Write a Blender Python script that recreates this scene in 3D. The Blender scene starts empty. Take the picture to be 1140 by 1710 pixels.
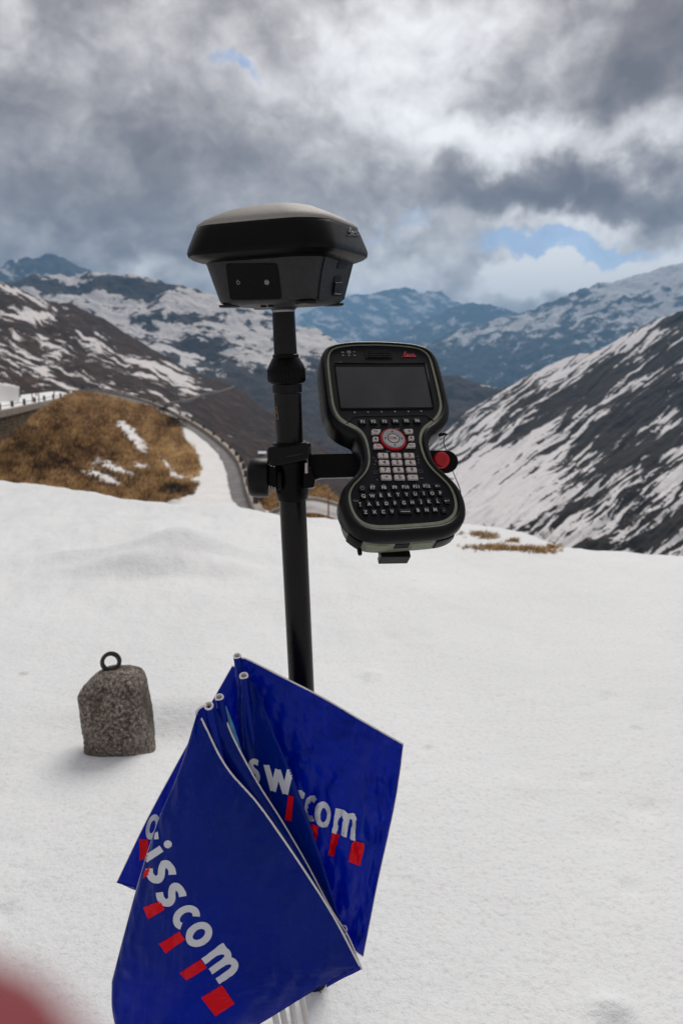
import bpy, math, random
import numpy as np
from mathutils import Vector, Matrix
from mathutils.bvhtree import BVHTree

random.seed(7)
S = bpy.context.scene
COL = S.collection
rad = math.radians

# ------------------------------------------------------------------ camera
F_PX, CX, CY = 1235.0, 570.0, 855.0          # the photograph's focal length in its own pixels
PITCH = rad(9.9)
CAM = Vector((0.0, 0.0, 0.85))
RIGHT = Vector((1, 0, 0)); FWD = Vector((0, math.cos(PITCH), -math.sin(PITCH))); UP = Vector((0, math.sin(PITCH), math.cos(PITCH)))
cd = bpy.data.cameras.new("camera"); cam = bpy.data.objects.new("camera", cd); COL.objects.link(cam)
cam.location = CAM; cam.rotation_euler = (rad(90) - PITCH, 0, 0)
cd.sensor_fit = 'HORIZONTAL'; cd.sensor_width = 24.0; cd.lens = 26.0
cd.clip_start = 0.004; cd.clip_end = 60000
cd.dof.use_dof = True; cd.dof.focus_distance = 0.87; cd.dof.aperture_fstop = 8.6
S.camera = cam

# ------------------------------------------------------------------ light and exposure
S.render.engine = 'CYCLES'
S.view_settings.view_transform = 'Standard'; S.view_settings.look = 'None'
S.view_settings.gamma = 1; S.view_settings.use_curve_mapping = False
S.view_settings.exposure = 0.74
S.cycles.use_denoising = True
S.cycles.max_bounces = 6; S.cycles.diffuse_bounces = 3; S.cycles.glossy_bounces = 3
S.cycles.transparent_max_bounces = 12; S.cycles.volume_bounces = 0
S.cycles.sample_clamp_indirect = 6

SUN_EL, SUN_AZ = 48.0, 12.0                   # degrees; azimuth clockwise from the view direction
sl = bpy.data.lights.new("sun", 'SUN'); sun = bpy.data.objects.new("sun", sl); COL.objects.link(sun)
sl.energy = 1.35; sl.angle = rad(34); sl.color = (1.0, 0.95, 0.88)
sd = Vector((math.sin(rad(SUN_AZ)) * math.cos(rad(SUN_EL)), math.cos(rad(SUN_AZ)) * math.cos(rad(SUN_EL)), math.sin(rad(SUN_EL))))
sun.rotation_euler = sd.to_track_quat('Z', 'Y').to_euler(); sun.location = (20, 20, 40)

W = bpy.data.worlds.new("World"); S.world = W; W.use_nodes = True


class NT:
    """small node-tree writer"""
    def __init__(s, tree):
        s.t = tree; s.n = tree.nodes; s.l = tree.links

    def node(s, typ, ins=None, **kw):
        nd = s.n.new(typ)
        for k, v in kw.items(): setattr(nd, k, v)
        if ins:
            for k, v in ins.items(): s.put(nd.inputs[k], v)
        return nd

    def put(s, sock, v):
        if isinstance(v, bpy.types.NodeSocket): s.l.new(v, sock)
        elif isinstance(v, bpy.types.Node): s.l.new(v.outputs[0], sock)
        else: sock.default_value = v

    def math(s, op, a, b=0.0, c=0.0, clamp=False):
        nd = s.n.new('ShaderNodeMath'); nd.operation = op; nd.use_clamp = clamp
        for i, v in enumerate((a, b, c)): s.put(nd.inputs[i], v)
        return nd.outputs[0]

    def vmath(s, op, a, b=None, out=0):
        nd = s.n.new('ShaderNodeVectorMath'); nd.operation = op
        s.put(nd.inputs[0], a)
        if b is not None: s.put(nd.inputs[1], b)
        return nd.outputs[out]

    def noise(s, vec, scale, detail=5, rough=0.55, dist=0.0):
        nd = s.node('ShaderNodeTexNoise', {'Vector': vec, 'Scale': scale, 'Detail': detail, 'Roughness': rough, 'Distortion': dist})
        return nd.outputs[0]

    def ramp(s, fac, stops, interp='LINEAR'):
        nd = s.n.new('ShaderNodeValToRGB'); s.put(nd.inputs[0], fac); cr = nd.color_ramp; cr.interpolation = interp
        while len(cr.elements) < len(stops): cr.elements.new(0.5)
        for e, (p, c) in zip(cr.elements, stops):
            e.position = p; e.color = (c[0], c[1], c[2], 1) if len(c) == 3 else c
        return nd.outputs[0]

    def mix(s, fac, a, b, blend='MIX'):
        nd = s.n.new('ShaderNodeMix'); nd.data_type = 'RGBA'; nd.blend_type = blend
        s.put(nd.inputs[0], fac)
        for i, v in ((6, a), (7, b)):
            if isinstance(v, (tuple, list)) and len(v) == 3: v = (*v, 1)
            s.put(nd.inputs[i], v)
        return nd.outputs[2]

    def rng(s, v, a, b, c=0.0, d=1.0, smooth=False):
        nd = s.n.new('ShaderNodeMapRange'); nd.clamp = True
        if smooth: nd.interpolation_type = 'SMOOTHSTEP'
        for i, x in enumerate((v, a, b, c, d)): s.put(nd.inputs[i], x)
        return nd.outputs[0]


def pix_dir(px, py):
    v = FWD + RIGHT * ((px - CX) / F_PX) + UP * (-(py - CY) / F_PX)
    return v.normalized()


def azel(px, py):
    d = pix_dir(px, py)
    return math.degrees(math.atan2(d.x, d.y)), math.degrees(math.asin(d.z))


def build_world():
    W.node_tree.nodes.clear(); t = NT(W.node_tree)
    out = t.node('ShaderNodeOutputWorld'); bg = t.node('ShaderNodeBackground')
    t.l.new(bg.outputs[0], out.inputs[0])
    sky = t.node('ShaderNodeTexSky', sky_type='NISHITA', sun_disc=False)
    sky.sun_elevation = rad(SUN_EL); sky.sun_rotation = rad(SUN_AZ); sky.altitude = 2000
    skyc = t.vmath('MULTIPLY', sky.outputs[0], (0.062, 0.068, 0.074))
    tc = t.node('ShaderNodeTexCoord'); g = tc.outputs['Generated']
    sp = t.node('ShaderNodeSeparateXYZ', {0: g})
    X, Y, Z = sp.outputs
    az = t.math('MULTIPLY', t.math('ARCTAN2', X, Y), 57.2958)
    el = t.math('MULTIPLY', t.math('ARCSINE', Z), 57.2958)
    gv = t.vmath('MULTIPLY', g, (1.0, 1.0, 1.30))
    warp = t.node('ShaderNodeTexNoise', {'Vector': gv, 'Scale': 3.2, 'Detail': 3.0})
    wv = t.vmath('MULTIPLY', t.vmath('SUBTRACT', warp.outputs[1], (0.5, 0.5, 0.5)), (0.22, 0.22, 0.22))
    cw = t.vmath('ADD', gv, wv)
    n1 = t.noise(cw, 4.6, 9, 0.52)
    n2 = t.noise(t.vmath('ADD', cw, (7.3, 2.1, 0.0)), 11.0, 9, 0.56)
    n3 = t.noise(t.vmath('ADD', gv, (3.3, 0.0, 1.0)), 26.0, 7, 0.6, 0.4)
    # where the brighter and darker masses of the cloud cover hang
    wn = t.node('ShaderNodeTexNoise', {'Vector': g, 'Scale': 7.0, 'Detail': 7.0, 'Roughness': 0.58})
    wo = t.vmath('MULTIPLY', t.vmath('SUBTRACT', wn.outputs[1], (0.5, 0.5, 0.5)), (17.0, 11.0, 0.0))
    ae = t.vmath('ADD', t.node('ShaderNodeCombineXYZ', {0: az, 1: el, 2: 0.0}).outputs[0], wo)

    def blob(px, py, rx, ry, soft=True):
        a, e = azel(px, py); k = 1.0 / 21.5
        v = t.vmath('SUBTRACT', ae, (a, e, 0.0))
        v = t.vmath('MULTIPLY', v, (1 / (rx * k), 1 / (ry * k), 0.0))
        return t.rng(t.vmath('LENGTH', v, out=1), 0.0, 1.0, 1.0, 0.0, smooth=True)

    acc = None
    for px, py, rx, ry, am in BLOBS:
        b = t.math('MULTIPLY', blob(px, py, rx, ry), am)
        acc = b if acc is None else t.math('ADD', acc, b)
    bright = t.math('ADD', t.math('MULTIPLY', t.math('SUBTRACT', n1, 0.5), 0.80), t.math('MULTIPLY', t.math('SUBTRACT', n2, 0.5), 0.85))
    bright = t.math('ADD', bright, t.math('MULTIPLY', t.math('SUBTRACT', n3, 0.5), 0.50))
    bright = t.math('ADD', t.math('ADD', bright, acc), 0.48)
    cl = t.ramp(bright, [(0.0, (0.100, 0.080, 0.075)), (0.22, (0.170, 0.145, 0.138)), (0.42, (0.275, 0.250, 0.242)), (0.60, (0.41, 0.385, 0.372)),
                         (0.78, (0.565, 0.545, 0.54)), (1.0, (0.74, 0.73, 0.72))])
    # gaps where blue shows
    gacc = None
    for px, py, rx, ry, am in GAPS:
        b = t.math('MULTIPLY', blob(px, py, rx, ry), am)
        gacc = b if gacc is None else t.math('ADD', gacc, b)
    gap = t.rng(t.math('ADD', gacc, t.math('MULTIPLY', t.math('SUBTRACT', n2, 0.5), 1.6)), 0.3, 0.9, 0.0, 0.72, smooth=True)
    col = t.mix(gap, cl, skyc)
    t.l.new(col, bg.inputs[0]); bg.inputs[1].default_value = 1.0


BLOBS = [(690, 70, 230, 110, .34), (450, 160, 260, 100, .20), (890, 245, 330, 62, .46), (640, 210, 200, 60, .15), (1090, 60, 190, 160, -.40),
         (880, 130, 170, 90, -.10), (960, 335, 380, 62, -.50), (640, 330, 190, 80, -.16), (90, 170, 280, 200, -.10), (180, 330, 330, 110, -.22),
         (60, 420, 260, 60, -.20), (960, 385, 200, 30, .45), (1040, 455, 260, 66, .72), (900, 478, 140, 46, .35), (800, 500, 70, 50, .2), (230, 440, 210, 42, .42), (620, 455, 160, 40, .2), (780, 420, 220, 50, .12), (820, 500, 160, 60, .40),
         (560, 110, 120, 60, -.12), (620, 440, 220, 60, .12), (250, 60, 200, 80, .12), (1110, 250, 120, 60, .15), (-300, 200, 500, 300, -.10),
         (1500, 150, 500, 300, .10)]
GAPS = [(900, 424, 200, 34, 1.0), (1040, 422, 160, 30, .9), (640, 485, 210, 30, .75), (700, 395, 110, 30, .5), (355, 125, 70, 30, .55), (575, 60, 50, 60, .35)]
build_world()


# ------------------------------------------------------------------ noise, projection, mesh helpers
def P(px, py, d):
    return CAM + (FWD + RIGHT * ((px - CX) / F_PX) + UP * (-(py - CY) / F_PX)) * d


_pr = np.random.RandomState(11); PERM = _pr.permutation(512); PERM = np.concatenate([PERM, PERM])
GRA = np.stack([np.cos(np.arange(512) * 2.399963), np.sin(np.arange(512) * 2.399963)], 1)


def perlin(x, y, seed=0):
    x = np.asarray(x, float) + seed * 17.13; y = np.asarray(y, float) - seed * 9.71
    xi = np.floor(x).astype(int); yi = np.floor(y).astype(int); xf = x - xi; yf = y - yi
    def gr(ix, iy, fx, fy):
        h = PERM[(PERM[ix & 511] + iy) & 511]; return GRA[h, 0] * fx + GRA[h, 1] * fy
    u = xf * xf * xf * (xf * (xf * 6 - 15) + 10); v = yf * yf * yf * (yf * (yf * 6 - 15) + 10)
    a = gr(xi, yi, xf, yf); b = gr(xi + 1, yi, xf - 1, yf); c = gr(xi, yi + 1, xf, yf - 1); d = gr(xi + 1, yi + 1, xf - 1, yf - 1)
    return (a + (b - a) * u) * (1 - v) + (c + (d - c) * u) * v


def fbm(x, y, octs=5, seed=0, gain=0.5, ridged=False):
    s = 0; a = 1.0; tot = 0; fx = 1.0
    for o in range(octs):
        n = perlin(np.asarray(x) * fx, np.asarray(y) * fx, seed + o * 3)
        if ridged: n = 0.5 - np.abs(n) * 1.6
        s = s + a * n; tot += a; a *= gain; fx *= 2.03
    return s / tot


def sstep(a, b, x):
    t = np.clip((np.asarray(x, float) - a) / (b - a), 0, 1); return t * t * (3 - 2 * t)


def inv(parent):
    return parent.matrix_world.inverted() if parent is not None else None


def mesh(name, vs, fs, mat=None, parent=None, smooth=True, attrs=None):
    """links one mesh object; vs in world coordinates"""
    vs = np.asarray([tuple(v) for v in vs] if not isinstance(vs, np.ndarray) else vs, float)
    if parent is not None:
        M = np.array(PM[parent.name]); vs = (np.c_[vs, np.ones(len(vs))] @ M.T)[:, :3]
    me = bpy.data.meshes.new(name)
    if isinstance(fs, np.ndarray):
        n = len(fs); k = fs.shape[1]
        me.vertices.add(len(vs)); me.vertices.foreach_set('co', vs.astype(np.float32).ravel())
        me.loops.add(n * k); me.loops.foreach_set('vertex_index', fs.astype(np.int32).ravel())
        me.polygons.add(n); me.polygons.foreach_set('loop_start', np.arange(0, n * k, k, dtype=np.int32))
        me.update(calc_edges=True); me.validate()
    else:
        me.from_pydata(vs.tolist(), [], fs)
    if smooth: me.polygons.foreach_set('use_smooth', [True] * len(me.polygons))
    if attrs:
        for an, av in attrs.items():
            at = me.attributes.new(an, 'FLOAT', 'POINT'); at.data.foreach_set('value', np.asarray(av, np.float32).ravel())
    me.update()
    o = bpy.data.objects.new(name, me)
    if mat: me.materials.append(mat)
    COL.objects.link(o)
    if parent is not None: o.parent = parent
    return o


PM = {}


def thing(name, loc, label, cat, group=None):
    o = bpy.data.objects.new(name, None); COL.objects.link(o); o.location = loc; o.empty_display_size = 0.1
    PM[o.name] = Matrix.Translation(-Vector(loc)); o['label'] = label; o['category'] = cat
    if group: o['group'] = group
    return o


def tag(o, label, cat, group=None):
    o['label'] = label; o['category'] = cat
    if group: o['group'] = group
    return o


def bevel(o, w, seg=2, ang=35):
    m = o.modifiers.new('bevel', 'BEVEL'); m.width = w; m.segments = seg; m.limit_method = 'ANGLE'; m.angle_limit = rad(ang)
    return o


def grid_faces(nr, nc, close=False):
    i = np.arange(nr - 1)[:, None]; j = np.arange(nc - (0 if close else 1))[None, :]
    a = i * nc + j; b = i * nc + (j + 1) % nc; c = (i + 1) * nc + (j + 1) % nc; d = (i + 1) * nc + j
    return np.stack([a, b, c, d], -1).reshape(-1, 4)


def rings_obj(name, rings, mat, parent=None, caps=(True, True), smooth=True):
    n = len(rings[0]); vs = [v for r in rings for v in r]
    fs = [tuple(int(q) for q in f) for f in grid_faces(len(rings), n, True)]
    if caps[0]: fs.append(tuple(range(n))[::-1])
    if caps[1]: fs.append(tuple(range((len(rings) - 1) * n, len(rings) * n)))
    return mesh(name, vs, fs, mat, parent, smooth)


def frame(ax):
    ax = Vector(ax).normalized(); t = Vector((0, 0, 1)) if abs(ax.z) < 0.9 else Vector((1, 0, 0))
    u = ax.cross(t).normalized(); v = ax.cross(u).normalized(); return u, v, ax


def lathe(name, p0, ax, prof, mat, parent=None, n=40, caps=(True, True), smooth=True):
    """prof: (distance along the axis, radius)"""
    u, v, a = frame(ax); rings = []
    for h, r in prof:
        rings.append([Vector(p0) + a * h + (u * math.cos(k * 2 * math.pi / n) + v * math.sin(k * 2 * math.pi / n)) * r for k in range(n)])
    o = rings_obj(name, rings, mat, parent, caps, smooth)
    sharp(o); return o


def sharp(o, ang=32):
    o.data.set_sharp_from_angle(angle=rad(ang))
    return o


def tube(name, pts, r, mat, parent=None, n=10, caps=(True, True)):
    pts = [Vector(p) for p in pts]; rings = []; u = None
    for i, p in enumerate(pts):
        t = (pts[min(i + 1, len(pts) - 1)] - pts[max(i - 1, 0)]).normalized()
        if u is None: u, _, _ = frame(t)
        u = (u - t * u.dot(t)).normalized(); v = t.cross(u); rr = r[i] if isinstance(r, (list, tuple)) else r
        rings.append([p + (u * math.cos(k * 2 * math.pi / n) + v * math.sin(k * 2 * math.pi / n)) * rr for k in range(n)])
    return rings_obj(name, rings, mat, parent, caps)


def cat(pts, n, closed=False, corners=()):
    """Catmull-Rom through points, n samples per span"""
    A = np.asarray([tuple(p) for p in pts], float); m = len(A); out = []
    spans = m if closed else m - 1
    for i in range(spans):
        p1, p2 = A[i % m], A[(i + 1) % m]
        p0 = A[(i - 1) % m] if (closed or i > 0) else 2 * p1 - p2
        p3 = A[(i + 2) % m] if (closed or i < m - 2) else 2 * p2 - p1
        if i % m in corners: p0 = 2 * p1 - p2
        if (i + 1) % m in corners: p3 = 2 * p2 - p1
        for k in range(n):
            t = k / n
            out.append(0.5 * (2 * p1 + (p2 - p0) * t + (2 * p0 - 5 * p1 + 4 * p2 - p3) * t * t + (3 * p1 - p0 - 3 * p2 + p3) * t ** 3))
    if not closed: out.append(A[-1])
    return np.array(out)


# ------------------------------------------------------------------ materials
def mat(name):
    m = bpy.data.materials.new(name); m.use_nodes = True; m.node_tree.nodes.clear(); t = NT(m.node_tree)
    o = t.node('ShaderNodeOutputMaterial'); b = t.node('ShaderNodeBsdfPrincipled'); t.l.new(b.outputs[0], o.inputs[0])
    return m, t, b


def plain(name, col, rough=0.5, metal=0.0, spec=0.5, bump=0.0, bscale=200.0, var=0.12, coat=0.0):
    m, t, b = mat(name); tc = t.node('ShaderNodeTexCoord'); ob = tc.outputs['Object']
    n = t.noise(ob, bscale * 0.15, 4)
    c = t.mix(t.rng(n, 0.35, 0.65), tuple(x * (1 - var) for x in col), tuple(min(1, x * (1 + var)) for x in col))
    t.put(b.inputs['Base Color'], c)
    t.put(b.inputs['Roughness'], t.rng(t.noise(ob, bscale * 0.3, 3), 0.3, 0.7, max(0.02, rough - 0.06), min(1, rough + 0.06)))
    b.inputs['Metallic'].default_value = metal; b.inputs['Specular IOR Level'].default_value = spec
    b.inputs['Coat Weight'].default_value = coat
    if bump:
        bp = t.node('ShaderNodeBump', {'Height': t.noise(ob, bscale, 2), 'Strength': bump, 'Distance': 0.001}); t.l.new(bp.outputs[0], b.inputs['Normal'])
    return m


M = {}
M['black'] = plain('black_plastic', (0.0015, 0.0014, 0.0015), 0.34, bump=0.15, bscale=900, spec=0.10)
M['matte'] = plain('matte_black_rubber', (0.0018, 0.0018, 0.0024), 0.34, bump=0.12, bscale=1200, spec=0.17)
M['body'] = plain('dark_grey_housing', (0.022, 0.0205, 0.0225), 0.45, bump=0.2, bscale=1500, spec=0.2)
M['dome'] = plain('grey_dome', (0.24, 0.225, 0.21), 0.55, bump=0.3, bscale=1500, spec=0.3, var=0.05)
M['panel'] = plain('gloss_panel', (0.0015, 0.0015, 0.002), 0.3, spec=0.1)
M['steel'] = plain('brushed_steel', (0.35, 0.33, 0.32), 0.35, metal=1.0)
M['sage'] = plain('sage_casing', (0.17, 0.185, 0.135), 0.5, bump=0.2, bscale=900, spec=0.2)
M['face'] = plain('faceplate', (0.0030, 0.0035, 0.0062), 0.5, bump=0.1, bscale=1500, spec=0.1)
M['key'] = plain('black_key', (0.0015, 0.0015, 0.0022), 0.35, spec=0.22)
M['wkey'] = plain('light_key', (0.42, 0.37, 0.355), 0.45, var=0.05)
M['ring'] = plain('grey_ring', (0.26, 0.25, 0.27), 0.4, var=0.05)
M['red'] = plain('red_plastic', (0.40, 0.003, 0.012), 0.3, spec=0.3)
M['redink'] = plain('red_ink', (0.42, 0.02, 0.03), 0.5)
M['ink'] = plain('white_ink', (0.42, 0.42, 0.44), 0.6)
M['inkdim'] = plain('dim_ink', (0.20, 0.20, 0.21), 0.6)
M['blackink'] = plain('black_ink', (0.015, 0.013, 0.015), 0.6)
M['gold'] = plain('gold_ink', (0.25, 0.16, 0.06), 0.5)
M['glass'] = plain('screen_glass', (0.005, 0.005, 0.0075), 0.04, spec=0.5, var=0.02)
M['white'] = plain('white_trim', (0.62, 0.60, 0.60), 0.45, var=0.06)
M['rod'] = plain('white_fibreglass_rod', (0.60, 0.58, 0.55), 0.4, var=0.06)
M['cyan'] = plain('pale_blue_backing', (0.06, 0.25, 0.46), 0.4, var=0.25, bscale=500)
M['iron'] = plain('rusted_iron', (0.022, 0.013, 0.010), 0.7, bump=0.5, bscale=300, var=0.4)
M['flagwhite'] = plain('flag_print_white', (0.56, 0.58, 0.63), 0.33, var=0.03, spec=0.15)
M['flagred'] = plain('flag_print_red', (0.60, 0.002, 0.010), 0.33, var=0.04, spec=0.1)
M['concrete'] = plain('pale_concrete', (0.30, 0.26, 0.22), 0.85, bump=0.5, bscale=5, var=0.2)
M['post'] = plain('dark_post', (0.045, 0.040, 0.038), 0.8, bscale=5, var=0.3)
M['marker'] = plain('brown_snow_pole', (0.16, 0.07, 0.03), 0.7, bscale=5, var=0.2)


def carbon():
    m, t, b = mat('carbon_fibre'); tc = t.node('ShaderNodeTexCoord'); ob = tc.outputs['Object']
    ck = t.node('ShaderNodeTexChecker', {'Vector': ob, 'Scale': 620.0}); n = t.noise(ob, 20, 3)
    t.put(b.inputs['Base Color'], t.mix(ck.outputs[1], (0.0018, 0.0015, 0.0015), (0.0075, 0.0055, 0.0055)))
    t.put(b.inputs['Roughness'], t.rng(n, 0.3, 0.7, 0.22, 0.34)); b.inputs['Specular IOR Level'].default_value = 0.18
    return m


M['carbon'] = carbon()


def blue_vinyl():
    m, t, b = mat('blue_vinyl'); tc = t.node('ShaderNodeTexCoord'); ob = tc.outputs['Object']
    n = t.noise(ob, 9, 5, 0.6); n2 = t.noise(ob, 60, 4, 0.6, 0.5)
    c = t.mix(t.rng(n, 0.3, 0.7), (0.0003, 0.0150, 0.165), (0.0004, 0.0200, 0.235))
    t.put(b.inputs['Base Color'], c)
    t.put(b.inputs['Roughness'], t.rng(n2, 0.3, 0.7, 0.17, 0.32)); b.inputs['Specular IOR Level'].default_value = 0.16
    w = t.node('ShaderNodeTexNoise', {'Vector': t.vmath('MULTIPLY', ob, (1, 1, 0.30)), 'Scale': 16.0, 'Detail': 3.0, 'Distortion': 0.8}).outputs[0]
    wr = t.node('ShaderNodeTexNoise', {'Vector': t.vmath('MULTIPLY', ob, (1, 1, 0.6)), 'Scale': 11.0, 'Detail': 4.0, 'Distortion': 1.5}, noise_type='RIDGED_MULTIFRACTAL').outputs[0]
    bp = t.node('ShaderNodeBump', {'Height': w, 'Strength': 0.7, 'Distance': 0.016})
    bp2 = t.node('ShaderNodeBump', {'Height': wr, 'Strength': 0.6, 'Distance': 0.007, 'Normal': bp.outputs[0]}); t.l.new(bp2.outputs[0], b.inputs['Normal'])
    # thin printed film: some daylight comes through from behind
    tr = t.node('ShaderNodeBsdfTranslucent', {'Color': (0.001, 0.075, 0.95, 1)}); mx = t.node('ShaderNodeMixShader', {0: 0.34}); t.l.new(b.outputs[0], mx.inputs[1]); t.l.new(tr.outputs[0], mx.inputs[2])
    o = [q for q in t.n if q.type == 'OUTPUT_MATERIAL'][0]; t.l.new(mx.outputs[0], o.inputs[0])
    return m


M['vinyl'] = blue_vinyl()


def granite():
    m, t, b = mat('weathered_granite'); tc = t.node('ShaderNodeTexCoord'); ob = tc.outputs['Object']
    a = t.noise(ob, 120, 6, 0.85); c = t.noise(ob, 16, 4, 0.6); v = t.node('ShaderNodeTexVoronoi', {'Vector': ob, 'Scale': 170.0}).outputs[1]
    base = t.ramp(a, [(0.36, (0.014, 0.011, 0.010)), (0.45, (0.075, 0.058, 0.048)), (0.53, (0.20, 0.165, 0.140)), (0.64, (0.50, 0.44, 0.38))])
    base = t.mix(0.30, base, t.mix(1.0, v, (0.5, 0.5, 0.5), 'SATURATION'), 'OVERLAY')
    c2 = t.noise(ob, 7, 4, 0.6)
    base = t.mix(t.rng(c, 0.50, 0.66, 0, .8), base, (0.055, 0.044, 0.026)); base = t.mix(t.rng(c2, 0.50, 0.64, 0, .55), base, (0.05, 0.034, 0.024)); base = t.mix(t.rng(c2, 0.30, 0.42, .45, 0), base, (0.40, 0.35, 0.29))
    t.put(b.inputs['Base Color'], base); b.inputs['Roughness'].default_value = 0.9
    bp = t.node('ShaderNodeBump', {'Height': a, 'Strength': 0.8, 'Distance': 0.01}); t.l.new(bp.outputs[0], b.inputs['Normal'])
    return m


M['granite'] = granite()


def snow_near():
    m, t, b = mat('snow'); tc = t.node('ShaderNodeTexCoord'); ob = tc.outputs['Object']
    big = t.noise(ob, 0.9, 5, 0.55); mid = t.noise(ob, 7, 5, 0.6); fine = t.noise(ob, 90, 4, 0.7)
    gr = t.node('ShaderNodeTexVoronoi', {'Vector': ob, 'Scale': 330.0})
    col = t.mix(t.rng(big, 0.3, 0.7), (0.715, 0.735, 0.745), (0.80, 0.82, 0.83))
    # small specks of grit blown on to the old snow
    sv = t.node('ShaderNodeTexVoronoi', {'Vector': t.vmath('MULTIPLY', ob, (1, 1, 0.0)), 'Scale': 3.6, 'Randomness': 1.0})
    speck = t.math('MULTIPLY', t.rng(sv.outputs[0], 0.03, 0.075, 1, 0), t.rng(mid, 0.46, 0.60))
    col = t.mix(t.math('MULTIPLY', speck, 0.45), col, (0.32, 0.29, 0.26))
    sv2 = t.node('ShaderNodeTexVoronoi', {'Vector': t.vmath('MULTIPLY', ob, (1, 1, 0.0)), 'Scale': 17.0})
    col = t.mix(t.math('MULTIPLY', t.rng(sv2.outputs[0], 0.03, 0.12, 1, 0), 0.22), col, (0.40, 0.37, 0.34))
    gl = t.rng(gr.outputs[0], 0.0, 0.35, 1, 0)
    col = t.mix(t.math('MULTIPLY', gl, t.rng(fine, 0.55, 0.66)), col, (0.97, 0.97, 0.97))  # sparkle of the snow grains, put into the colour as pale specks
    col = t.mix(t.rng(fine, 0.32, 0.48, 0.40, 0.0), col, (0.50, 0.49, 0.49))
    t.put(b.inputs['Base Color'], col); b.inputs['Roughness'].default_value = 0.62; b.inputs['Specular IOR Level'].default_value = 0.35
    h = t.math('ADD', t.math('MULTIPLY', mid, 1.0), t.math('MULTIPLY', fine, 0.18))
    bp = t.node('ShaderNodeBump', {'Height': h, 'Strength': 0.55, 'Distance': 0.024}); 
    bp2 = t.node('ShaderNodeBump', {'Height': gr.outputs[0], 'Strength': 0.35, 'Distance': 0.0012, 'Normal': bp.outputs[0]}); t.l.new(bp2.outputs[0], b.inputs['Normal'])
    return m


M['snow'] = snow_near()
M['snowfar'] = plain('packed_snow', (0.86, 0.86, 0.86), 0.75, bump=0.6, bscale=0.8, var=0.05)


def mountain_mat(name, rock, rock2, snow, scale, soft=0.10, detail=0.5):
    """rock and snow; the vertex attribute 'snow' says where the snow lies, noise breaks its edge"""
    m, t, b = mat(name); tc = t.node('ShaderNodeTexCoord'); ob = tc.outputs['Object']
    at = t.node('ShaderNodeAttribute', attribute_name='snow').outputs['Fac']
    n = t.noise(ob, scale, 6, 0.65); n2 = t.noise(ob, scale * 0.22, 4); n3 = t.noise(ob, scale * 4, 4, 0.7)
    f = t.math('ADD', at, t.math('MULTIPLY', t.math('SUBTRACT', n, 0.5), detail))
    f = t.math('ADD', f, t.math('MULTIPLY', t.math('SUBTRACT', n3, 0.5), detail * 0.5))
    mask = t.rng(f, 0.5 - soft, 0.5 + soft)
    rc = t.mix(t.rng(n2, 0.35, 0.65), rock, rock2)
    n4 = t.noise(ob, scale * 0.7, 5, 0.7, 0.6)
    rc = t.mix(t.rng(n3, 0.3, 0.7, 0.0, 0.5), rc, tuple(x * 0.45 for x in rock))
    rc = t.mix(t.rng(n4, 0.50, 0.66, 0.0, 0.55), rc, tuple(min(1, x * 2.6) for x in rock2)); rc = t.mix(t.rng(n4, 0.34, 0.46, 0.6, 0.0), rc, tuple(x * 0.25 for x in rock))
    sn = t.mix(t.rng(n, 0.3, 0.7), tuple(x * 0.88 for x in snow), snow)
    t.put(b.inputs['Base Color'], t.mix(mask, rc, sn)); b.inputs['Roughness'].default_value = 0.9; b.inputs['Specular IOR Level'].default_value = 0.15
    bp = t.node('ShaderNodeBump', {'Height': n, 'Strength': 0.7, 'Distance': 0.35 / scale}); t.l.new(bp.outputs[0], b.inputs['Normal'])
    return m


# ------------------------------------------------------------------ terrain
def structure(o):
    o['kind'] = 'structure'; return o


# the near snow field and the ground it runs out into: a polar sheet round the photographer's feet
SIL = np.array([(-900, 830), (-400, 800), (-150, 797), (0, 805), (100, 816), (200, 836), (300, 849), (400, 853), (430, 858), (470, 870), (520, 872), (560, 874), (600, 880), (700, 884),
                (780, 881), (820, 886), (870, 897), (905, 913), (940, 925), (1000, 932), (1140, 938), (1400, 950), (1900, 970)], float)


def crest_dist(az):
    """ground distance at which the near snow breaks away, for azimuth in degrees"""
    a = []; r = []
    for px, py in SIL:
        d = pix_dir(px, py); k = CAM.z / -d.z
        a.append(math.degrees(math.atan2(d.x, d.y))); r.append(k * math.hypot(d.x, d.y))
    return np.interp(az, a, r)


def ground_pt(px, py, z=0.0):
    d = pix_dir(px, py); return CAM + d * ((z - CAM.z) / d.z)


STONE = ground_pt(194, 1262)
ROAD_Z = CAM.z - 8.15


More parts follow.
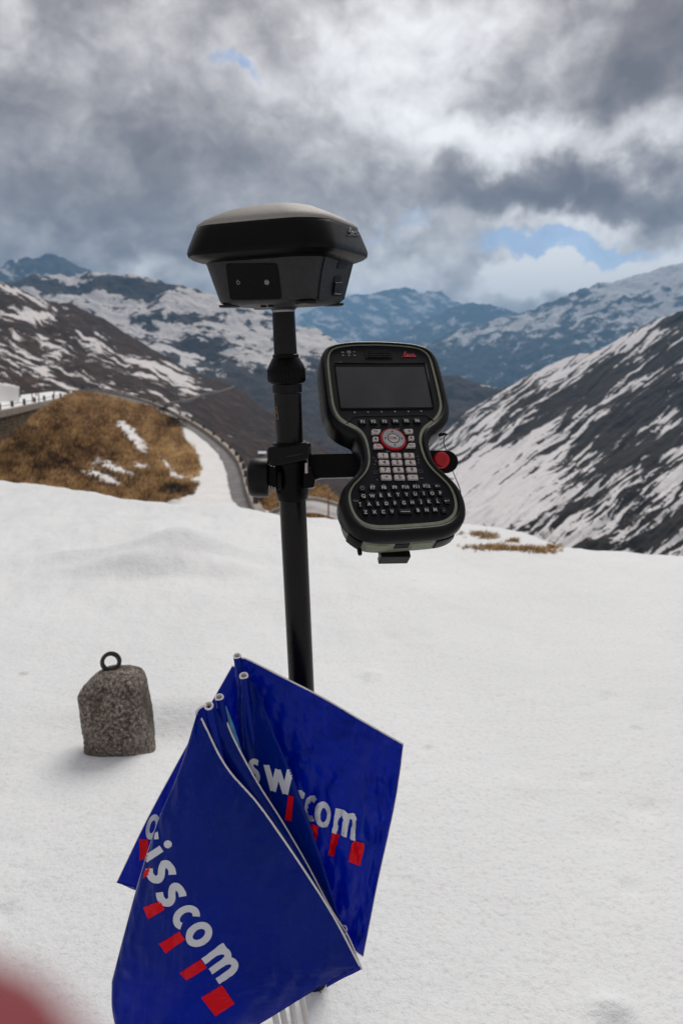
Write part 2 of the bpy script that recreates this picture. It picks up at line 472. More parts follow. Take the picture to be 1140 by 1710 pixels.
def near_height(x, y):
    az = np.degrees(np.arctan2(x, y)); r = np.hypot(x, y)
    ahead = sstep(88, 60, np.abs(az))
    c = crest_dist(np.clip(az, -50, 45))
    s = np.maximum(0, r - c) * ahead
    # the drop behind the brow: to the road on the left, into the valley on the right
    side = sstep(-3, 9, az)
    deep = ROAD_Z - 0.45 - side * (14 + 0.36 * np.maximum(0, r - 20)) - 0.45 * np.maximum(0, r - 58)
    drop = -np.maximum(0, (np.sqrt(s * s + 0.5) - 0.707) * (0.50 + 0.10 * side))
    z = np.maximum(drop, deep)
    z = z - (1 - ahead) * 0.02 * r
    amp = sstep(0.2, 3, r) * (1 - 0.6 * sstep(c * 0.85, c, r))
    z = z + amp * (0.030 * fbm(x * 0.8, y * 0.8, 4, 3) + 0.022 * fbm(x * 2.9, y * 1.5, 4, 5))
    z = z + sstep(1.6, 4.5, r) * 0.036 * fbm(x * 3.0, y * 2.4, 5, 9, 0.6)
    z = z + 0.25 * sstep(c + 2, c + 14, r) * fbm(x * 0.12, y * 0.12, 4, 21)
    # mound, footprint-like dips, the hollow melted round the stone and the lip in front of it
    for (px, py, rx, ry, h) in ((312, 938, .46, .34, .30), (235, 958, .5, .2, .12), (390, 958, .3, .2, .08), (150, 935, .4, .2, .06), (210, 935, .6, .35, .06), (400, 945, .7, .4, -.06), (350, 990, 1.2, .4, .03), (620, 1128, .05, .05, .03), (1020, 1690, .05, .035, .035),
                                (120, 880, 1.2, .6, .06), (500, 930, .8, .4, .04), (870, 905, .6, .5, .03)):
        g = ground_pt(px, py)
        z = z + h * .55 * np.exp(-((x - g.x) / (rx * .55)) ** 2 - ((y - g.y) / (ry * .55)) ** 2)
    rr_ = np.random.RandomState(77)
    for k in range(34):
        g = ground_pt(rr_.uniform(-40, 1180), 900 + 800 * rr_.rand() ** 1.3); q = rr_.uniform(.012, .045); hh = rr_.uniform(-.012, .006)
        z = z + hh * np.exp(-((x - g.x) / q) ** 2 - ((y - g.y) / (q * .8)) ** 2)
    dx = (x - STONE.x - 0.09) / 0.24; dy = (y - STONE.y - 0.15) / 0.11
    z = z - 0.055 * np.exp(-(dx ** 2 + dy ** 2) ** 1.3)
    z = z - 0.004 * np.exp(-((x - STONE.x - 0.05) / 0.5) ** 2 - ((y - STONE.y + 0.03) / 0.10) ** 2)
    return z


def build_near_snow():
    na, nr = 620, 560
    # denser where the camera looks
    az = np.concatenate([np.linspace(-180, -34, 90, endpoint=False), np.linspace(-34, 34, 460, endpoint=False), np.linspace(34, 180, 70)])
    r = np.concatenate([[0.02], np.geomspace(0.2, 200, nr - 1)])
    A, R_ = np.meshgrid(np.radians(az), r); x = R_ * np.sin(A); y = R_ * np.cos(A)
    z = near_height(x, y)
    v = np.stack([x, y, z], -1).reshape(-1, 3)
    o = mesh('snow_field', v, grid_faces(*A.shape), M['snow'])
    return structure(o), BVHTree.FromPolygons([Vector(p) for p in v], [tuple(f) for f in grid_faces(*A.shape).tolist()])


near_obj, near_bvh = build_near_snow()


def relief(name, rows, x0, x1, nx, ny, matl, noise=None, snowf=None):
    """terrain surface through control rows; each row lists (px, py, depth) points, foot to ridge to far side.
    noise(U, V) in metres raises the surface, snowf(U, V, n) says where the snow lies; U, V are pixels of the photograph."""
    X = np.linspace(x0, x1, nx); rp = []; rd = []
    for row in rows:
        a = np.array(row, float); rp.append(np.interp(X, a[:, 0], a[:, 1])); rd.append(np.log(np.interp(X, a[:, 0], a[:, 2])))
    rp = np.array(rp); rd = np.array(rd); k = len(rows) - 1
    T = np.linspace(0, k, ny); i = np.minimum(T.astype(int), k - 1); f = (T - i)[:, None]
    PY = rp[i] * (1 - f) + rp[i + 1] * f; D = np.exp(rd[i] * (1 - f) + rd[i + 1] * f); PX = np.broadcast_to(X, PY.shape)
    n = noise(PX, PY) if noise else 0 * PX
    cx = (PX - CX) / F_PX; cy = -(PY - CY) / F_PX
    x = cx * D; y = D * (FWD.y + cy * UP.y); z = CAM.z + D * (FWD.z + cy * UP.z)
    sn = snowf(PX, PY, n) if snowf else 0 * PX
    z = z + n
    v = np.stack([x, y, z], -1).reshape(-1, 3)
    o = mesh(name, v, grid_faces(ny, nx), matl, attrs={'snow': sn.ravel()})
    return structure(o), v


def orient(U, V, ang, lx, ly, warp=0.0, seed=0):
    """coordinates along and across a direction on the slope"""
    a = rad(ang); wx = warp * fbm(U / 60, V / 60, 3, seed + 40); wy = warp * fbm(U / 60, V / 60, 3, seed + 50)
    u = U + wx; v = V + wy
    return (u * math.cos(a) + v * math.sin(a)) / lx, (-u * math.sin(a) + v * math.cos(a)) / ly


def bias(U, V, L):
    s = 0
    for px, py, rx, ry, ang, am in L:
        a = rad(ang); du = (U - px) * math.cos(a) + (V - py) * math.sin(a); dv = -(U - px) * math.sin(a) + (V - py) * math.cos(a)
        s = s + am * np.exp(-(du / rx) ** 2 - (dv / ry) ** 2)
    return s


# valley floor far below
def build_ground():
    n = 120; g = np.linspace(-14500, 14500, n); X, Y = np.meshgrid(g, np.linspace(-900, 14500, n))
    z = -640 + 40 * fbm(X / 2500, Y / 2500, 3, 2)
    m = mountain_mat('valley_floor', (0.05, 0.04, 0.03), (0.07, 0.06, 0.04), (0.7, 0.7, 0.72), 0.004)
    return structure(mesh('ground', np.stack([X, Y, z], -1).reshape(-1, 3), grid_faces(n, n), m, attrs={'snow': (0.35 + 0 * X).ravel()}))


build_ground()

# right-hand mountain flank
m_R = mountain_mat('rock_and_snow_near', (0.013, 0.010, 0.010), (0.024, 0.019, 0.015), (0.78, 0.76, 0.77), 0.16, 0.06, 0.60)
ridge_R = [(480, 930), (560, 880), (640, 812), (690, 768), (715, 747), (750, 716), (777, 689), (816, 662), (854, 643), (885, 626), (932, 603), (1009, 576), (1047, 558), (1086, 539), (1125, 524), (1200, 500), (1500, 430)]


def noise_R(U, V):
    a, b = orient(U, V, -37, 130, 13, 12, 1)
    g = fbm(a, b, 5, 1, 0.55); a2, b2 = orient(U, V, -34, 220, 60, 14, 4)
    return 9 * g + 12 * fbm(a2, b2, 3, 4)


def snow_R(U, V, n):
    a, b = orient(U, V, -36, 105, 8.5, 15, 2); s = fbm(a, b, 5, 7, 0.62)
    a2, b2 = orient(U, V, -33, 200, 26, 16, 3); s2 = fbm(a2, b2, 3, 9)
    a3, b3 = orient(U, V, -37, 75, 4.6, 10, 5); s3 = fbm(a3, b3, 4, 19, 0.6)
    s = 0.40 + 1.5 * s + 0.9 * s2 + 1.15 * s3 - 0.006 * n
    s = s + 1.25 * bias(U, V, [(820, 800, 110, 60, -25, .34), (900, 720, 60, 18, -35, .18), (990, 590, 90, 16, -22, .40), (1060, 610, 16, 40, 25, .25), (900, 640, 60, 14, -30, .20),
                        (1060, 700, 90, 50, -30, -.38), (1100, 600, 60, 30, -25, -.28), (960, 660, 110, 22, -33, -.22), (900, 700, 120, 14, -33, -.20), (930, 820, 90, 20, -25, -.12),
                        (850, 770, 90, 14, -35, .12), (1090, 755, 60, 22, -35, -.35), (880, 830, 60, 40, -20, .30), (1000, 870, 90, 18, -22, .25), (1110, 880, 60, 22, -20, -.30),
                        (960, 850, 70, 10, -25, -.22), (810, 850, 60, 30, 0, .25), (980, 920, 60, 12, -15, -.2), (1120, 800, 60, 16, -25, .3), (930, 905, 40, 8, -20, .2)])
    return s


relief('right_mountain', [[(480, 1010, 240), (800, 1010, 260), (1500, 1060, 300)],
                          [(480, 975, 330), (700, 880, 420), (1140, 830, 520), (1500, 830, 560)],
                          [(480, 945, 560), (640, 835, 640), (800, 770, 720), (1140, 690, 850), (1500, 650, 900)],
                          [(p, q, 900 + (p - 480) * 0.5) for p, q in ridge_R],
                          [(p, q + 110, 1250 + (p - 480) * 0.5) for p, q in ridge_R]], 480, 1500, 760, 480, m_R, noise_R, snow_R)

# left-hand brown flank
m_L1 = mountain_mat('heath_and_snow', (0.020, 0.012, 0.009), (0.048, 0.026, 0.017), (0.78, 0.74, 0.73), 0.11, 0.10, 0.62)
ridge_L1 = [(-500, 350), (-200, 420), (0, 471), (30, 480), (60, 492), (100, 503), (118, 502), (150, 520), (200, 550), (250, 580), (300, 606), (350, 630), (400, 652), (450, 690), (500, 722), (560, 760), (640, 800), (760, 860)]


def noise_L1(U, V):
    a, b = orient(U, V, 22, 110, 26, 20, 11)
    return 7 * fbm(a, b, 5, 13, 0.55) + 8 * fbm(U / 160, V / 70, 3, 14)


def snow_L1(U, V, n):
    a, b = orient(U, V, 22, 55, 7, 22, 12); s = fbm(a, b, 6, 15, 0.66)
    a2, b2 = orient(U, V, 24, 170, 26, 20, 16); s2 = fbm(a2, b2, 3, 17)
    s = 0.16 + 1.9 * s + 0.9 * s2 - 0.008 * n
    s = s + bias(U, V, [(30, 488, 60, 9, 24, .5), (60, 530, 60, 10, 3, .55), (60, 570, 80, 8, 14, .35), (160, 585, 60, 8, 20, .30), (240, 605, 90, 11, 24, .42), (80, 600, 50, 12, 12, .4),
                        (60, 620, 100, 9, 28, .40), (170, 640, 80, 7, 24, .35), (300, 640, 60, 9, 30, .35), (190, 610, 60, 10, 22, .3), (340, 650, 40, 9, 10, .35), (290, 610, 30, 5, 22, .25),
                        (230, 560, 120, 22, 27, -.35), (110, 545, 60, 10, 20, -.3), (400, 700, 80, 45, 40, -.75), (500, 760, 90, 60, 30, -.9), (120, 510, 40, 8, 25, -.3), (30, 545, 30, 6, 10, -.2)])
    return s


L1, v_L1 = relief('left_hillside', [[(-500, 940, 200), (300, 940, 230), (760, 1000, 260)],
                                    [(-500, 760, 300), (0, 760, 330), (300, 790, 360), (450, 850, 420), (760, 920, 460)],
                                    [(-500, 560, 520), (0, 610, 560), (300, 680, 620), (450, 760, 640), (760, 890, 640)],
                                    [(p, q, 950 - (p + 500) * 0.1) for p, q in ridge_L1],
                                    [(p, q + 120, 1250 - (p + 500) * 0.1) for p, q in ridge_L1]], -500, 760, 760, 420, m_L1, noise_L1, snow_L1)
bvh_L1 = BVHTree.FromPolygons([Vector(p) for p in v_L1], [tuple(f) for f in grid_faces(420, 760).tolist()])

# middle mountain behind the valley
m_L2 = mountain_mat('rock_and_snow_middle', (0.022, 0.020, 0.021), (0.045, 0.030, 0.024), (0.72, 0.69, 0.68), 0.035, 0.08, 0.95)
ridge_L2 = [(-500, 400), (-200, 450), (-60, 480), (0, 474), (40, 468), (70, 462), (100, 458), (125, 459), (145, 455), (160, 452), (178, 459), (200, 463), (225, 464), (245, 467), (262, 468), (285, 474), (300, 469), (325, 476),
            (360, 490), (400, 505), (450, 522), (500, 541), (530, 546), (548, 556), (570, 574), (620, 600), (680, 615), (720, 622), (745, 628), (765, 627), (782, 632), (798, 640), (815, 641), (832, 647), (850, 657), (900, 700), (980, 760)]


def noise_L2(U, V):
    a, b = orient(U, V, 8, 90, 34, 20, 31)
    return 55 * fbm(a, b, 6, 33, 0.55)


def snow_L2(U, V, n):
    a, b = orient(U, V, 6, 34, 11, 16, 32); s = fbm(a, b, 6, 35, 0.62)
    a2, b2 = orient(U, V, 14, 100, 30, 20, 36); s2 = fbm(a2, b2, 3, 37)
    alt = sstep(640, 575, V) * 0.50 - 0.35 * sstep(600, 680, V)
    s = 0.18 + alt + 1.55 * s + 0.65 * s2 - 0.001 * n
    s = s + bias(U, V, [(90, 478, 110, 9, 3, -.75), (200, 475, 60, 11, 8, -.62), (250, 485, 32, 10, -10, -.85), (215, 498, 30, 6, 0, -.2), (320, 525, 60, 9, -5, -.5), (220, 535, 25, 8, 0, -.4), (250, 545, 20, 6, 0, -.4),
                        (330, 575, 60, 12, 8, -.55), (400, 590, 60, 10, 10, -.2), (190, 500, 70, 12, 15, .25), (300, 500, 60, 14, 20, .25), (520, 565, 50, 16, 10, .45), (440, 600, 70, 14, 5, .28),
                        (815, 645, 30, 4, 10, .7), (370, 610, 60, 12, 10, -.2), (480, 625, 60, 8, -5, .25), (600, 640, 120, 28, 5, -.6), (760, 660, 80, 26, 10, -.5)])
    return s


relief('middle_mountain', [[(-500, 900, 900), (980, 900, 900)], [(-500, 680, 1400), (300, 700, 1500), (600, 780, 1400), (980, 830, 1300)],
                           [(-500, 560, 2200), (300, 580, 2300), (600, 680, 2000), (980, 790, 1700)],
                           [(p, q, 3300 - (p + 500) * 0.7) for p, q in ridge_L2], [(p, q + 120, 4300 - (p + 500) * 0.7) for p, q in ridge_L2]], -500, 980, 900, 400, m_L2, noise_L2, snow_L2)


def far_range(name, ridge, foot, d0, d1, x0, x1, nx, ny, seed, snowbase, rockc, ang=10, amp=70, grow=(1.3,), bl=()):
    mm = mountain_mat(name + '_surface', rockc, tuple(c * 1.5 for c in rockc), (0.72, 0.72, 0.74), 60.0 / d0, 0.12, 0.8)
    def nz(U, V):
        a, b = orient(U, V, ang, 60, 26, 14, seed); return amp * fbm(a, b, 6, seed + 1, 0.58, ridged=True)
    def sf(U, V, n):
        a, b = orient(U, V, ang, 34, 10, 14, seed + 2); return snowbase + 1.35 * fbm(a, b, 6, seed + 3, 0.62) - 0.004 * n * (70 / amp) + bias(U, V, bl)
    mid = [(p, q * 0.45 + foot * 0.55, (d0 * d1) ** 0.5) for p, q in ridge]
    return relief(name, [[(x0, foot + 60, d0 * 0.8), (x1, foot + 60, d0 * 0.8)], [(x0, foot, d0), (x1, foot, d0)], mid, [(p, q, d1) for p, q in ridge], [(p, q + 90, d1 * 1.25) for p, q in ridge]],
                  x0, x1, nx, ny, mm, nz, sf)


far_range('clouded_peak', [(-500, 470), (-250, 425), (-100, 440), (0, 447), (15, 438), (40, 434), (58, 430), (78, 426), (100, 431), (135, 445), (170, 470), (240, 500), (400, 560)], 620, 4200, 5600, -500, 400, 360, 160, 60, 0.42, (0.035, 0.035, 0.04), 30,
          bl=[(100, 440, 60, 20, 0, -.5)])
far_range('right_far_mountain', [(560, 660), (640, 612), (700, 582), (745, 562), (780, 551), (820, 541), (870, 523), (900, 513), (920, 507), (950, 494), (975, 482), (1000, 477), (1018, 477), (1040, 468), (1060, 462), (1085, 458), (1110, 449), (1140, 441), (1300, 420), (1600, 425)],
          740, 4300, 6600, 560, 1600, 620, 300, 70, 0.44, (0.022, 0.026, 0.034), -14, 95,
          bl=[(900, 540, 110, 14, -8, .28), (1100, 520, 90, 16, -20, .25), (850, 590, 150, 26, -5, -.2), (975, 484, 40, 10, -20, -.3), (1085, 462, 75, 15, -20, 1.3), (1180, 445, 90, 20, -10, 1.2), (800, 560, 60, 8, -15, .2), (820, 625, 120, 20, 10, -.3)])  # white band along the right ridge top stands in for draped cloud
far_range('spur_of_blue_range', [(420, 660), (520, 610), (600, 580), (665, 556), (710, 536), (750, 516), (790, 506), (840, 515), (1000, 560)], 680, 8200, 9800, 420, 1000, 300, 130, 80, 0.30, (0.03, 0.035, 0.05), -15, 80)
far_range('blue_range', [(330, 600), (440, 560), (500, 528), (540, 511), (560, 500), (575, 497), (592, 493), (610, 494), (628, 490), (645, 486), (660, 482), (675, 481), (690, 484), (703, 490), (715, 487), (728, 488), (737, 487), (745, 496), (760, 504), (800, 522), (950, 570)],
          650, 10500, 13000, 330, 950, 420, 160, 90, 0.46, (0.035, 0.04, 0.05), 18, 90)


# haze
def build_haze():
    z0, z1, x0, x1, y0, y1 = -690, 1340, -14900, 14900, -950, 14950
    vs = [(x, y, z) for z in (z0, z1) for y in (y0, y1) for x in (x0, x1)]
    fs = [(2, 3, 1, 0), (5, 7, 6, 4), (0, 1, 5, 4), (6, 7, 3, 2), (4, 6, 2, 0), (3, 7, 5, 1)]
    m = bpy.data.materials.new('haze'); m.use_nodes = True; m.node_tree.nodes.clear(); t = NT(m.node_tree)
    o = t.node('ShaderNodeOutputMaterial'); v = t.node('ShaderNodeVolumePrincipled'); t.l.new(v.outputs[0], o.inputs['Volume'])
    v.inputs['Color'].default_value = (0.30, 0.60, 1.0, 1); v.inputs['Density'].default_value = 1.0e-4; v.inputs['Anisotropy'].default_value = 0.2
    ob = mesh('haze', vs, fs, m, smooth=False); ob['kind'] = 'stuff'
    m.cycles.homogeneous_volume = True
    return ob


build_haze()
# ------------------------------------------------------------------ the middle distance: heath mound, pass road, snow poles
_PY = np.array([640, 650, 655, 660, 680, 690, 710, 750, 790, 830, 855, 880, 920]); _PD = np.array([215, 200, 195, 190, 165, 150, 128, 90, 67, 53, 46.5, 41.5, 36])


def plane_d(py):
    return np.exp(np.interp(py, _PY, np.log(_PD)))


def R(px, py, up=0.0):
    return P(px, py, float(plane_d(py))) + Vector((0, 0, up))


HTOP = [(-260, 790), (-100, 765), (0, 742), (20, 730), (40, 712), (62, 690), (90, 670), (110, 659), (130, 655), (150, 655), (175, 659), (200, 666), (230, 674), (255, 679), (282, 691), (331, 722), (363, 750), (383, 782), (389, 811), (397, 839), (428, 859), (470, 875)]
HD = [(-260, 60), (0, 72), (62, 88), (90, 104), (130, 120), (200, 128), (255, 128), (282, 140), (331, 118), (363, 89), (383, 71), (389, 60), (397, 52), (428, 46), (470, 43)]
EDGE = [(655, 250), (680, 272), (700, 300), (720, 303), (735, 310), (750, 322), (765, 330), (785, 335), (795, 328), (800, 318), (812, 325), (825, 322), (832, 300), (842, 262), (852, 230), (900, 200)]


def hill_surface():
    X = np.linspace(-260, 470, 520); top = np.interp(X, *np.array(HTOP).T); td = np.interp(X, *np.array(HD).T)
    T = np.linspace(0, 1, 240)[:, None]; foot = np.maximum(top + 4, 905); PY = foot * (1 - T) + top * T; PX = np.broadcast_to(X, PY.shape)
    pd = plane_d(PY); mound = sstep(0, 60, np.interp(PY, *np.array(EDGE).T) - PX)
    lin = np.exp(np.log(44.0) * (1 - T ** 0.9) + np.log(td) * T ** 0.9)
    flat = np.minimum(pd, td + 0 * PY)
    D = flat * (1 - mound) + np.minimum(lin, flat) * mound
    ed = np.interp(PY, *np.array(EDGE).T) + 14 * fbm(PX / 22, PY / 16, 4, 71) - PX
    sn = sstep(8, -8, ed)
    st = bias(PX, PY, [(222, 730, 34, 9, 52, .9), (205, 712, 18, 8, 30, .5), (190, 780, 42, 8, 25, .8), (165, 797, 34, 8, 20, .75), (234, 779, 14, 4, 10, .8), (283, 783, 28, 5, 52, .85), (307, 797, 24, 5, 5, .8),
                       (218, 836, 50, 7, 8, .6), (155, 778, 12, 5, 10, .4), (245, 745, 30, 14, 50, .28), (190, 800, 60, 22, 15, .25), (240, 775, 40, 12, 30, .22)])
    sn = np.maximum(sn, np.clip(st * (0.95 + 1.9 * fbm(PX / 9, PY / 6, 5, 72, .65)), 0, 1))
    sn = np.where(T > 0.985, np.maximum(sn, (PX > 262) * 1.0), sn)
    cy = -(PY - CY) / F_PX; cx = (PX - CX) / F_PX
    x = cx * D; y = D * (FWD.y + cy * UP.y); z = CAM.z + D * (FWD.z + cy * UP.z)
    z = z + mound * (0.45 * fbm(x / 5, y / 5, 4, 73)) * sstep(1, .9, T) + 0.03 * fbm(x / 2, y / 2, 3, 74)
    # far side: falls away behind the top
    bx = x[-1:] * 1.10; by = y[-1:] * 1.10; bz = z[-1:] - 7.0 * sstep(300, 250, X)[None] - 0.25
    x = np.r_[x, bx]; y = np.r_[y, by]; z = np.r_[z, bz]; sn = np.r_[sn, sn[-1:]]
    v = np.stack([x, y, z], -1); return v, sn, PX, PY


HV, HSN, HPX, HPY = hill_surface()
m_hill = mountain_mat('heath', (0.13, 0.072, 0.034), (0.26, 0.145, 0.055), (0.86, 0.855, 0.85), 0.9, 0.16, 0.5)
structure(mesh('heath_hill', HV.reshape(-1, 3), grid_faces(*HV.shape[:2]), m_hill, attrs={'snow': HSN.ravel()}))


def grass_mat():
    m, t, b = mat('dry_grass'); at = t.node('ShaderNodeAttribute', attribute_name='tone').outputs['Fac']
    t.put(b.inputs['Base Color'], t.ramp(at, [(0.0, (0.035, 0.023, 0.017)), (0.33, (0.18, 0.108, 0.062)), (0.58, (0.52, 0.33, 0.150)), (1.0, (0.90, 0.68, 0.38))]))  # dry straw tones, lifted to include sunlight on the mound
    b.inputs['Roughness'].default_value = 0.8; b.inputs['Specular IOR Level'].default_value = 0.2
    return m


M['grass'] = grass_mat()


def tufts(name, pts, tones, size, label=None, blades=6):
    rng = np.random.RandomState(5); n = len(pts); pts = np.asarray(pts); vs = []; tn = []
    for k in range(blades):
        a = rng.rand(n) * 6.283; h = size * (0.5 + rng.rand(n) * 0.9); w = size * 0.16
        lean = size * (0.3 + 0.9 * rng.rand(n)); ox = (rng.rand(n) - .5) * size; oy = (rng.rand(n) - .5) * size
        base = pts + np.stack([ox, oy, 0 * ox - 0.03 * size], 1); pa = np.stack([np.cos(a), np.sin(a), 0 * a], 1)
        tip = base + np.stack([-np.sin(a) * lean + 0.5 * lean, np.cos(a) * lean * .6, h], 1)
        vs.append(np.stack([base - pa * w, base + pa * w, tip], 1)); tn.append(np.repeat(np.clip(tones + (rng.rand(n) - .5) * 0.62, 0, 1)[:, None], 3, 1))
    v = np.concatenate(vs).reshape(-1, 3); o = mesh(name, v, np.arange(len(v)).reshape(-1, 3), M['grass'], smooth=False, attrs={'tone': np.concatenate(tn).ravel()})
    o['kind'] = 'stuff'; return o


def hill_grass():
    rng = np.random.RandomState(3); H = HV[:-1]; ok = (HSN[:-1] < 0.45); idx = np.argwhere(ok & (HPX < 345)); sel = idx[rng.randint(0, len(idx), 30000)]
    i, j = sel[:, 0], sel[:, 1]; p = H[i, j] + (rng.rand(len(i), 3) - .5) * np.array([.6, .6, 0]); px = HPX[i, j]; py = HPY[i, j]
    tone = 0.50 + 0.95 * fbm(px / 30, py / 24, 5, 80, .62) + 0.30 * np.exp(-((px - 290) / 40) ** 2 - ((py - 765) / 45) ** 2) + 0.28 * np.exp(-((px - 190) / 90) ** 2 - ((py - 672) / 14) ** 2) \
        - 0.16 * np.exp(-((px - 90) / 90) ** 2 - ((py - 770) / 50) ** 2) + 0.18 * np.exp(-((px - 80) / 60) ** 2 - ((py - 815) / 16) ** 2) - 0.25 * np.exp(-((px - 300) / 30) ** 2 - ((py - 822) / 10) ** 2)
    tufts('grass', p, tone, 0.33)


hill_grass()
rng0 = random.Random(4)


def shrubs():
    """dark low bushes where the heath meets the road"""
    for k, (px, py, s) in enumerate(((272, 688, 1.0), (293, 712, 1.5), (287, 822, 0.8))):
        c = P(px, py, float(plane_d(py)) * (0.92 if py > 750 else 0.80)); vs = []; fs = []
        r = random.Random(k)
        for q in range(520):
            a = r.random() * 6.28; e = r.random() * 1.4; rr = s * (0.55 + 0.5 * r.random())
            p = c + Vector((math.cos(a) * math.cos(e) * rr * 1.15, math.sin(a) * math.cos(e) * rr, math.sin(e) * rr * 0.85))
            t1 = Vector((r.uniform(-1, 1), r.uniform(-1, 1), r.uniform(-1, 1))) * 0.14 * s; t2 = Vector((r.uniform(-1, 1), r.uniform(-1, 1), r.uniform(-1, 1))) * 0.14 * s
            b = len(vs); vs += [p, p + t1, p + t2]; fs.append((b, b + 1, b + 2))
        t = thing('shrub', c - Vector((0, 0, .1)), ('low dark shrub at the top of the grassy mound', 'larger dark shrub where the mound meets the snowy road edge', 'small dark shrub at the lower foot of the mound')[k], 'shrub', 'dark shrubs on the heath mound')
        mesh('foliage', vs, fs, M['shrub'], t, False)
        for q in range(3):
            tube('stem', [c - Vector((0, 0, .15)), c + Vector((r.uniform(-.3, .3) * s, r.uniform(-.3, .3) * s, .6 * s))], 0.03, M['post'], t, 5)


M['shrub'] = plain('dark_shrub', (0.028, 0.022, 0.012), 0.9, bscale=5, var=0.5)
shrubs()

PAR = [(120, 656), (140, 653), (169, 654), (210, 662), (258, 676), (303, 697), (343, 721), (375, 745), (399, 769), (412, 793), (420, 822), (434, 854), (446, 872)]
ASL = [(120, 660), (140, 659), (169, 660), (200, 667), (242, 682), (276, 695), (326, 725), (358, 751), (376, 782), (382, 810), (391, 838), (417, 860), (430, 878)]


def strip(name, La, Lb, m, up=0.0, parent=None, attrs=None, n=10):
    A = cat([R(*p, up) for p in La], n); B = cat([R(*p, up) for p in Lb], n); k = 7
    v = np.array([A * (1 - i / (k - 1)) + B * (i / (k - 1)) for i in range(k)]).reshape(-1, 3)
    return mesh(name, v, grid_faces(k, len(A)), m, parent)


def asphalt():
    m, t, b = mat('wet_asphalt'); ob = t.node('ShaderNodeTexCoord').outputs['Object']; n = t.noise(ob, 0.8, 5, .6); n2 = t.noise(ob, 8, 4)
    c = t.mix(t.rng(n2, .3, .7), (0.075, 0.066, 0.072), (0.115, 0.102, 0.108)); c = t.mix(t.rng(n, .56, .70, 0, .6), c, (0.35, 0.34, 0.34))
    t.put(b.inputs['Base Color'], c); t.put(b.inputs['Roughness'], t.rng(n, .3, .6, .45, .8)); return m


M['asphalt'] = asphalt()
_rr = random.Random(12); ASL2 = [(x + _rr.uniform(-1.6, 1.6) * (1 if x > 260 else .3), y) for x, y, _ in cat([(a, b, 0) for a, b in ASL], 8)]; PAR2 = [(x, y) for x, y, _ in cat([(a, b, 0) for a, b in PAR], 8)]
structure(strip('road', ASL2, PAR2, M['asphalt'], 0.06, n=2))



def wall_along(name, pts, h, w, m, parent=None, base=None, seg=4, z0=-0.6):
    """low wall following world points, its top h above them"""
    A = cat(pts, seg); vs = []
    for i, p in enumerate(A):
        p = Vector(p); t = Vector(A[min(i + 1, len(A) - 1)]) - Vector(A[max(i - 1, 0)]); s = Vector((t.y, -t.x, 0)).normalized() * w
        vs += [p + Vector((0, 0, z0)), p + Vector((0, 0, h)), p + s + Vector((0, 0, h)), p + s + Vector((0, 0, z0))]
    n = len(A); fs = []
    for i in range(n - 1):
        for q in range(4): a = i * 4 + q; b = i * 4 + (q + 1) % 4; fs.append((a, b, b + 4, a + 4))
    fs += [(0, 1, 2, 3), tuple((n - 1) * 4 + q for q in (3, 2, 1, 0))]
    o = mesh(name, vs, fs, m, parent, False); return o


# parapet along the outer edge of the road bend: a kerb wall with stone posts standing on it
pp = [R(*p) for p in PAR]
t = thing('road_parapet', tuple(pp[6]), 'long pale low parapet wall curving along the outer edge of the mountain road', 'parapet')
wall_along('coping', pp, 0.55, 0.5, M['concrete'], t, z0=-3.0)
AA = cat(pp, 6)
for i in range(6, len(AA) - 4, 3):
    p = Vector(AA[i]); q = (Vector(AA[i + 1]) - p).normalized(); s = Vector((q.y, -q.x, 0)) * 0.25
    h = 0.95 + 0.15 * rng0.random(); a = 0.16
    vs = [p + s + Vector((dx * a, dy * a, zz)) for zz in (0.5, h) for dx, dy in ((-1, -1), (1, -1), (1, 1), (-1, 1))]
    mesh('post', vs, [(0, 3, 2, 1), (4, 5, 6, 7), (0, 1, 5, 4), (1, 2, 6, 5), (2, 3, 7, 6), (3, 0, 4, 7)], M['post'], t, False)

# second leg of the road, right of the pole
LEG_F = [(436, 868), (470, 852), (515, 836), (567, 847), (610, 862), (700, 880)]; LEG_N = [(436, 892), (470, 876), (515, 856), (567, 868), (610, 884), (700, 900)]
def Q(px, py, d, up=0): return P(px, py, d) + Vector((0, 0, up))
fa = cat([Q(*p, 44) for p in LEG_F], 10); fb = cat([Q(*p, 38) for p in LEG_N], 10)
v = np.array([fa * (1 - i / 5) + fb * (i / 5) for i in range(6)]).reshape(-1, 3)
structure(mesh('lower_road', v, grid_faces(6, len(fa)), M['snowroad'] if 'snowroad' in M else plain('slushy_road', (0.30, 0.28, 0.28), 0.7, bscale=3, var=0.35)))
t = thing('kerb_wall', tuple(Q(515, 834, 44.3)), 'short pale kerb wall of the lower road beside the dark pole', 'kerb wall')
wall_along('coping', [Q(p[0], p[1] - 4, 44.3) for p in LEG_F], 0.12, 0.35, M['concrete'], t)


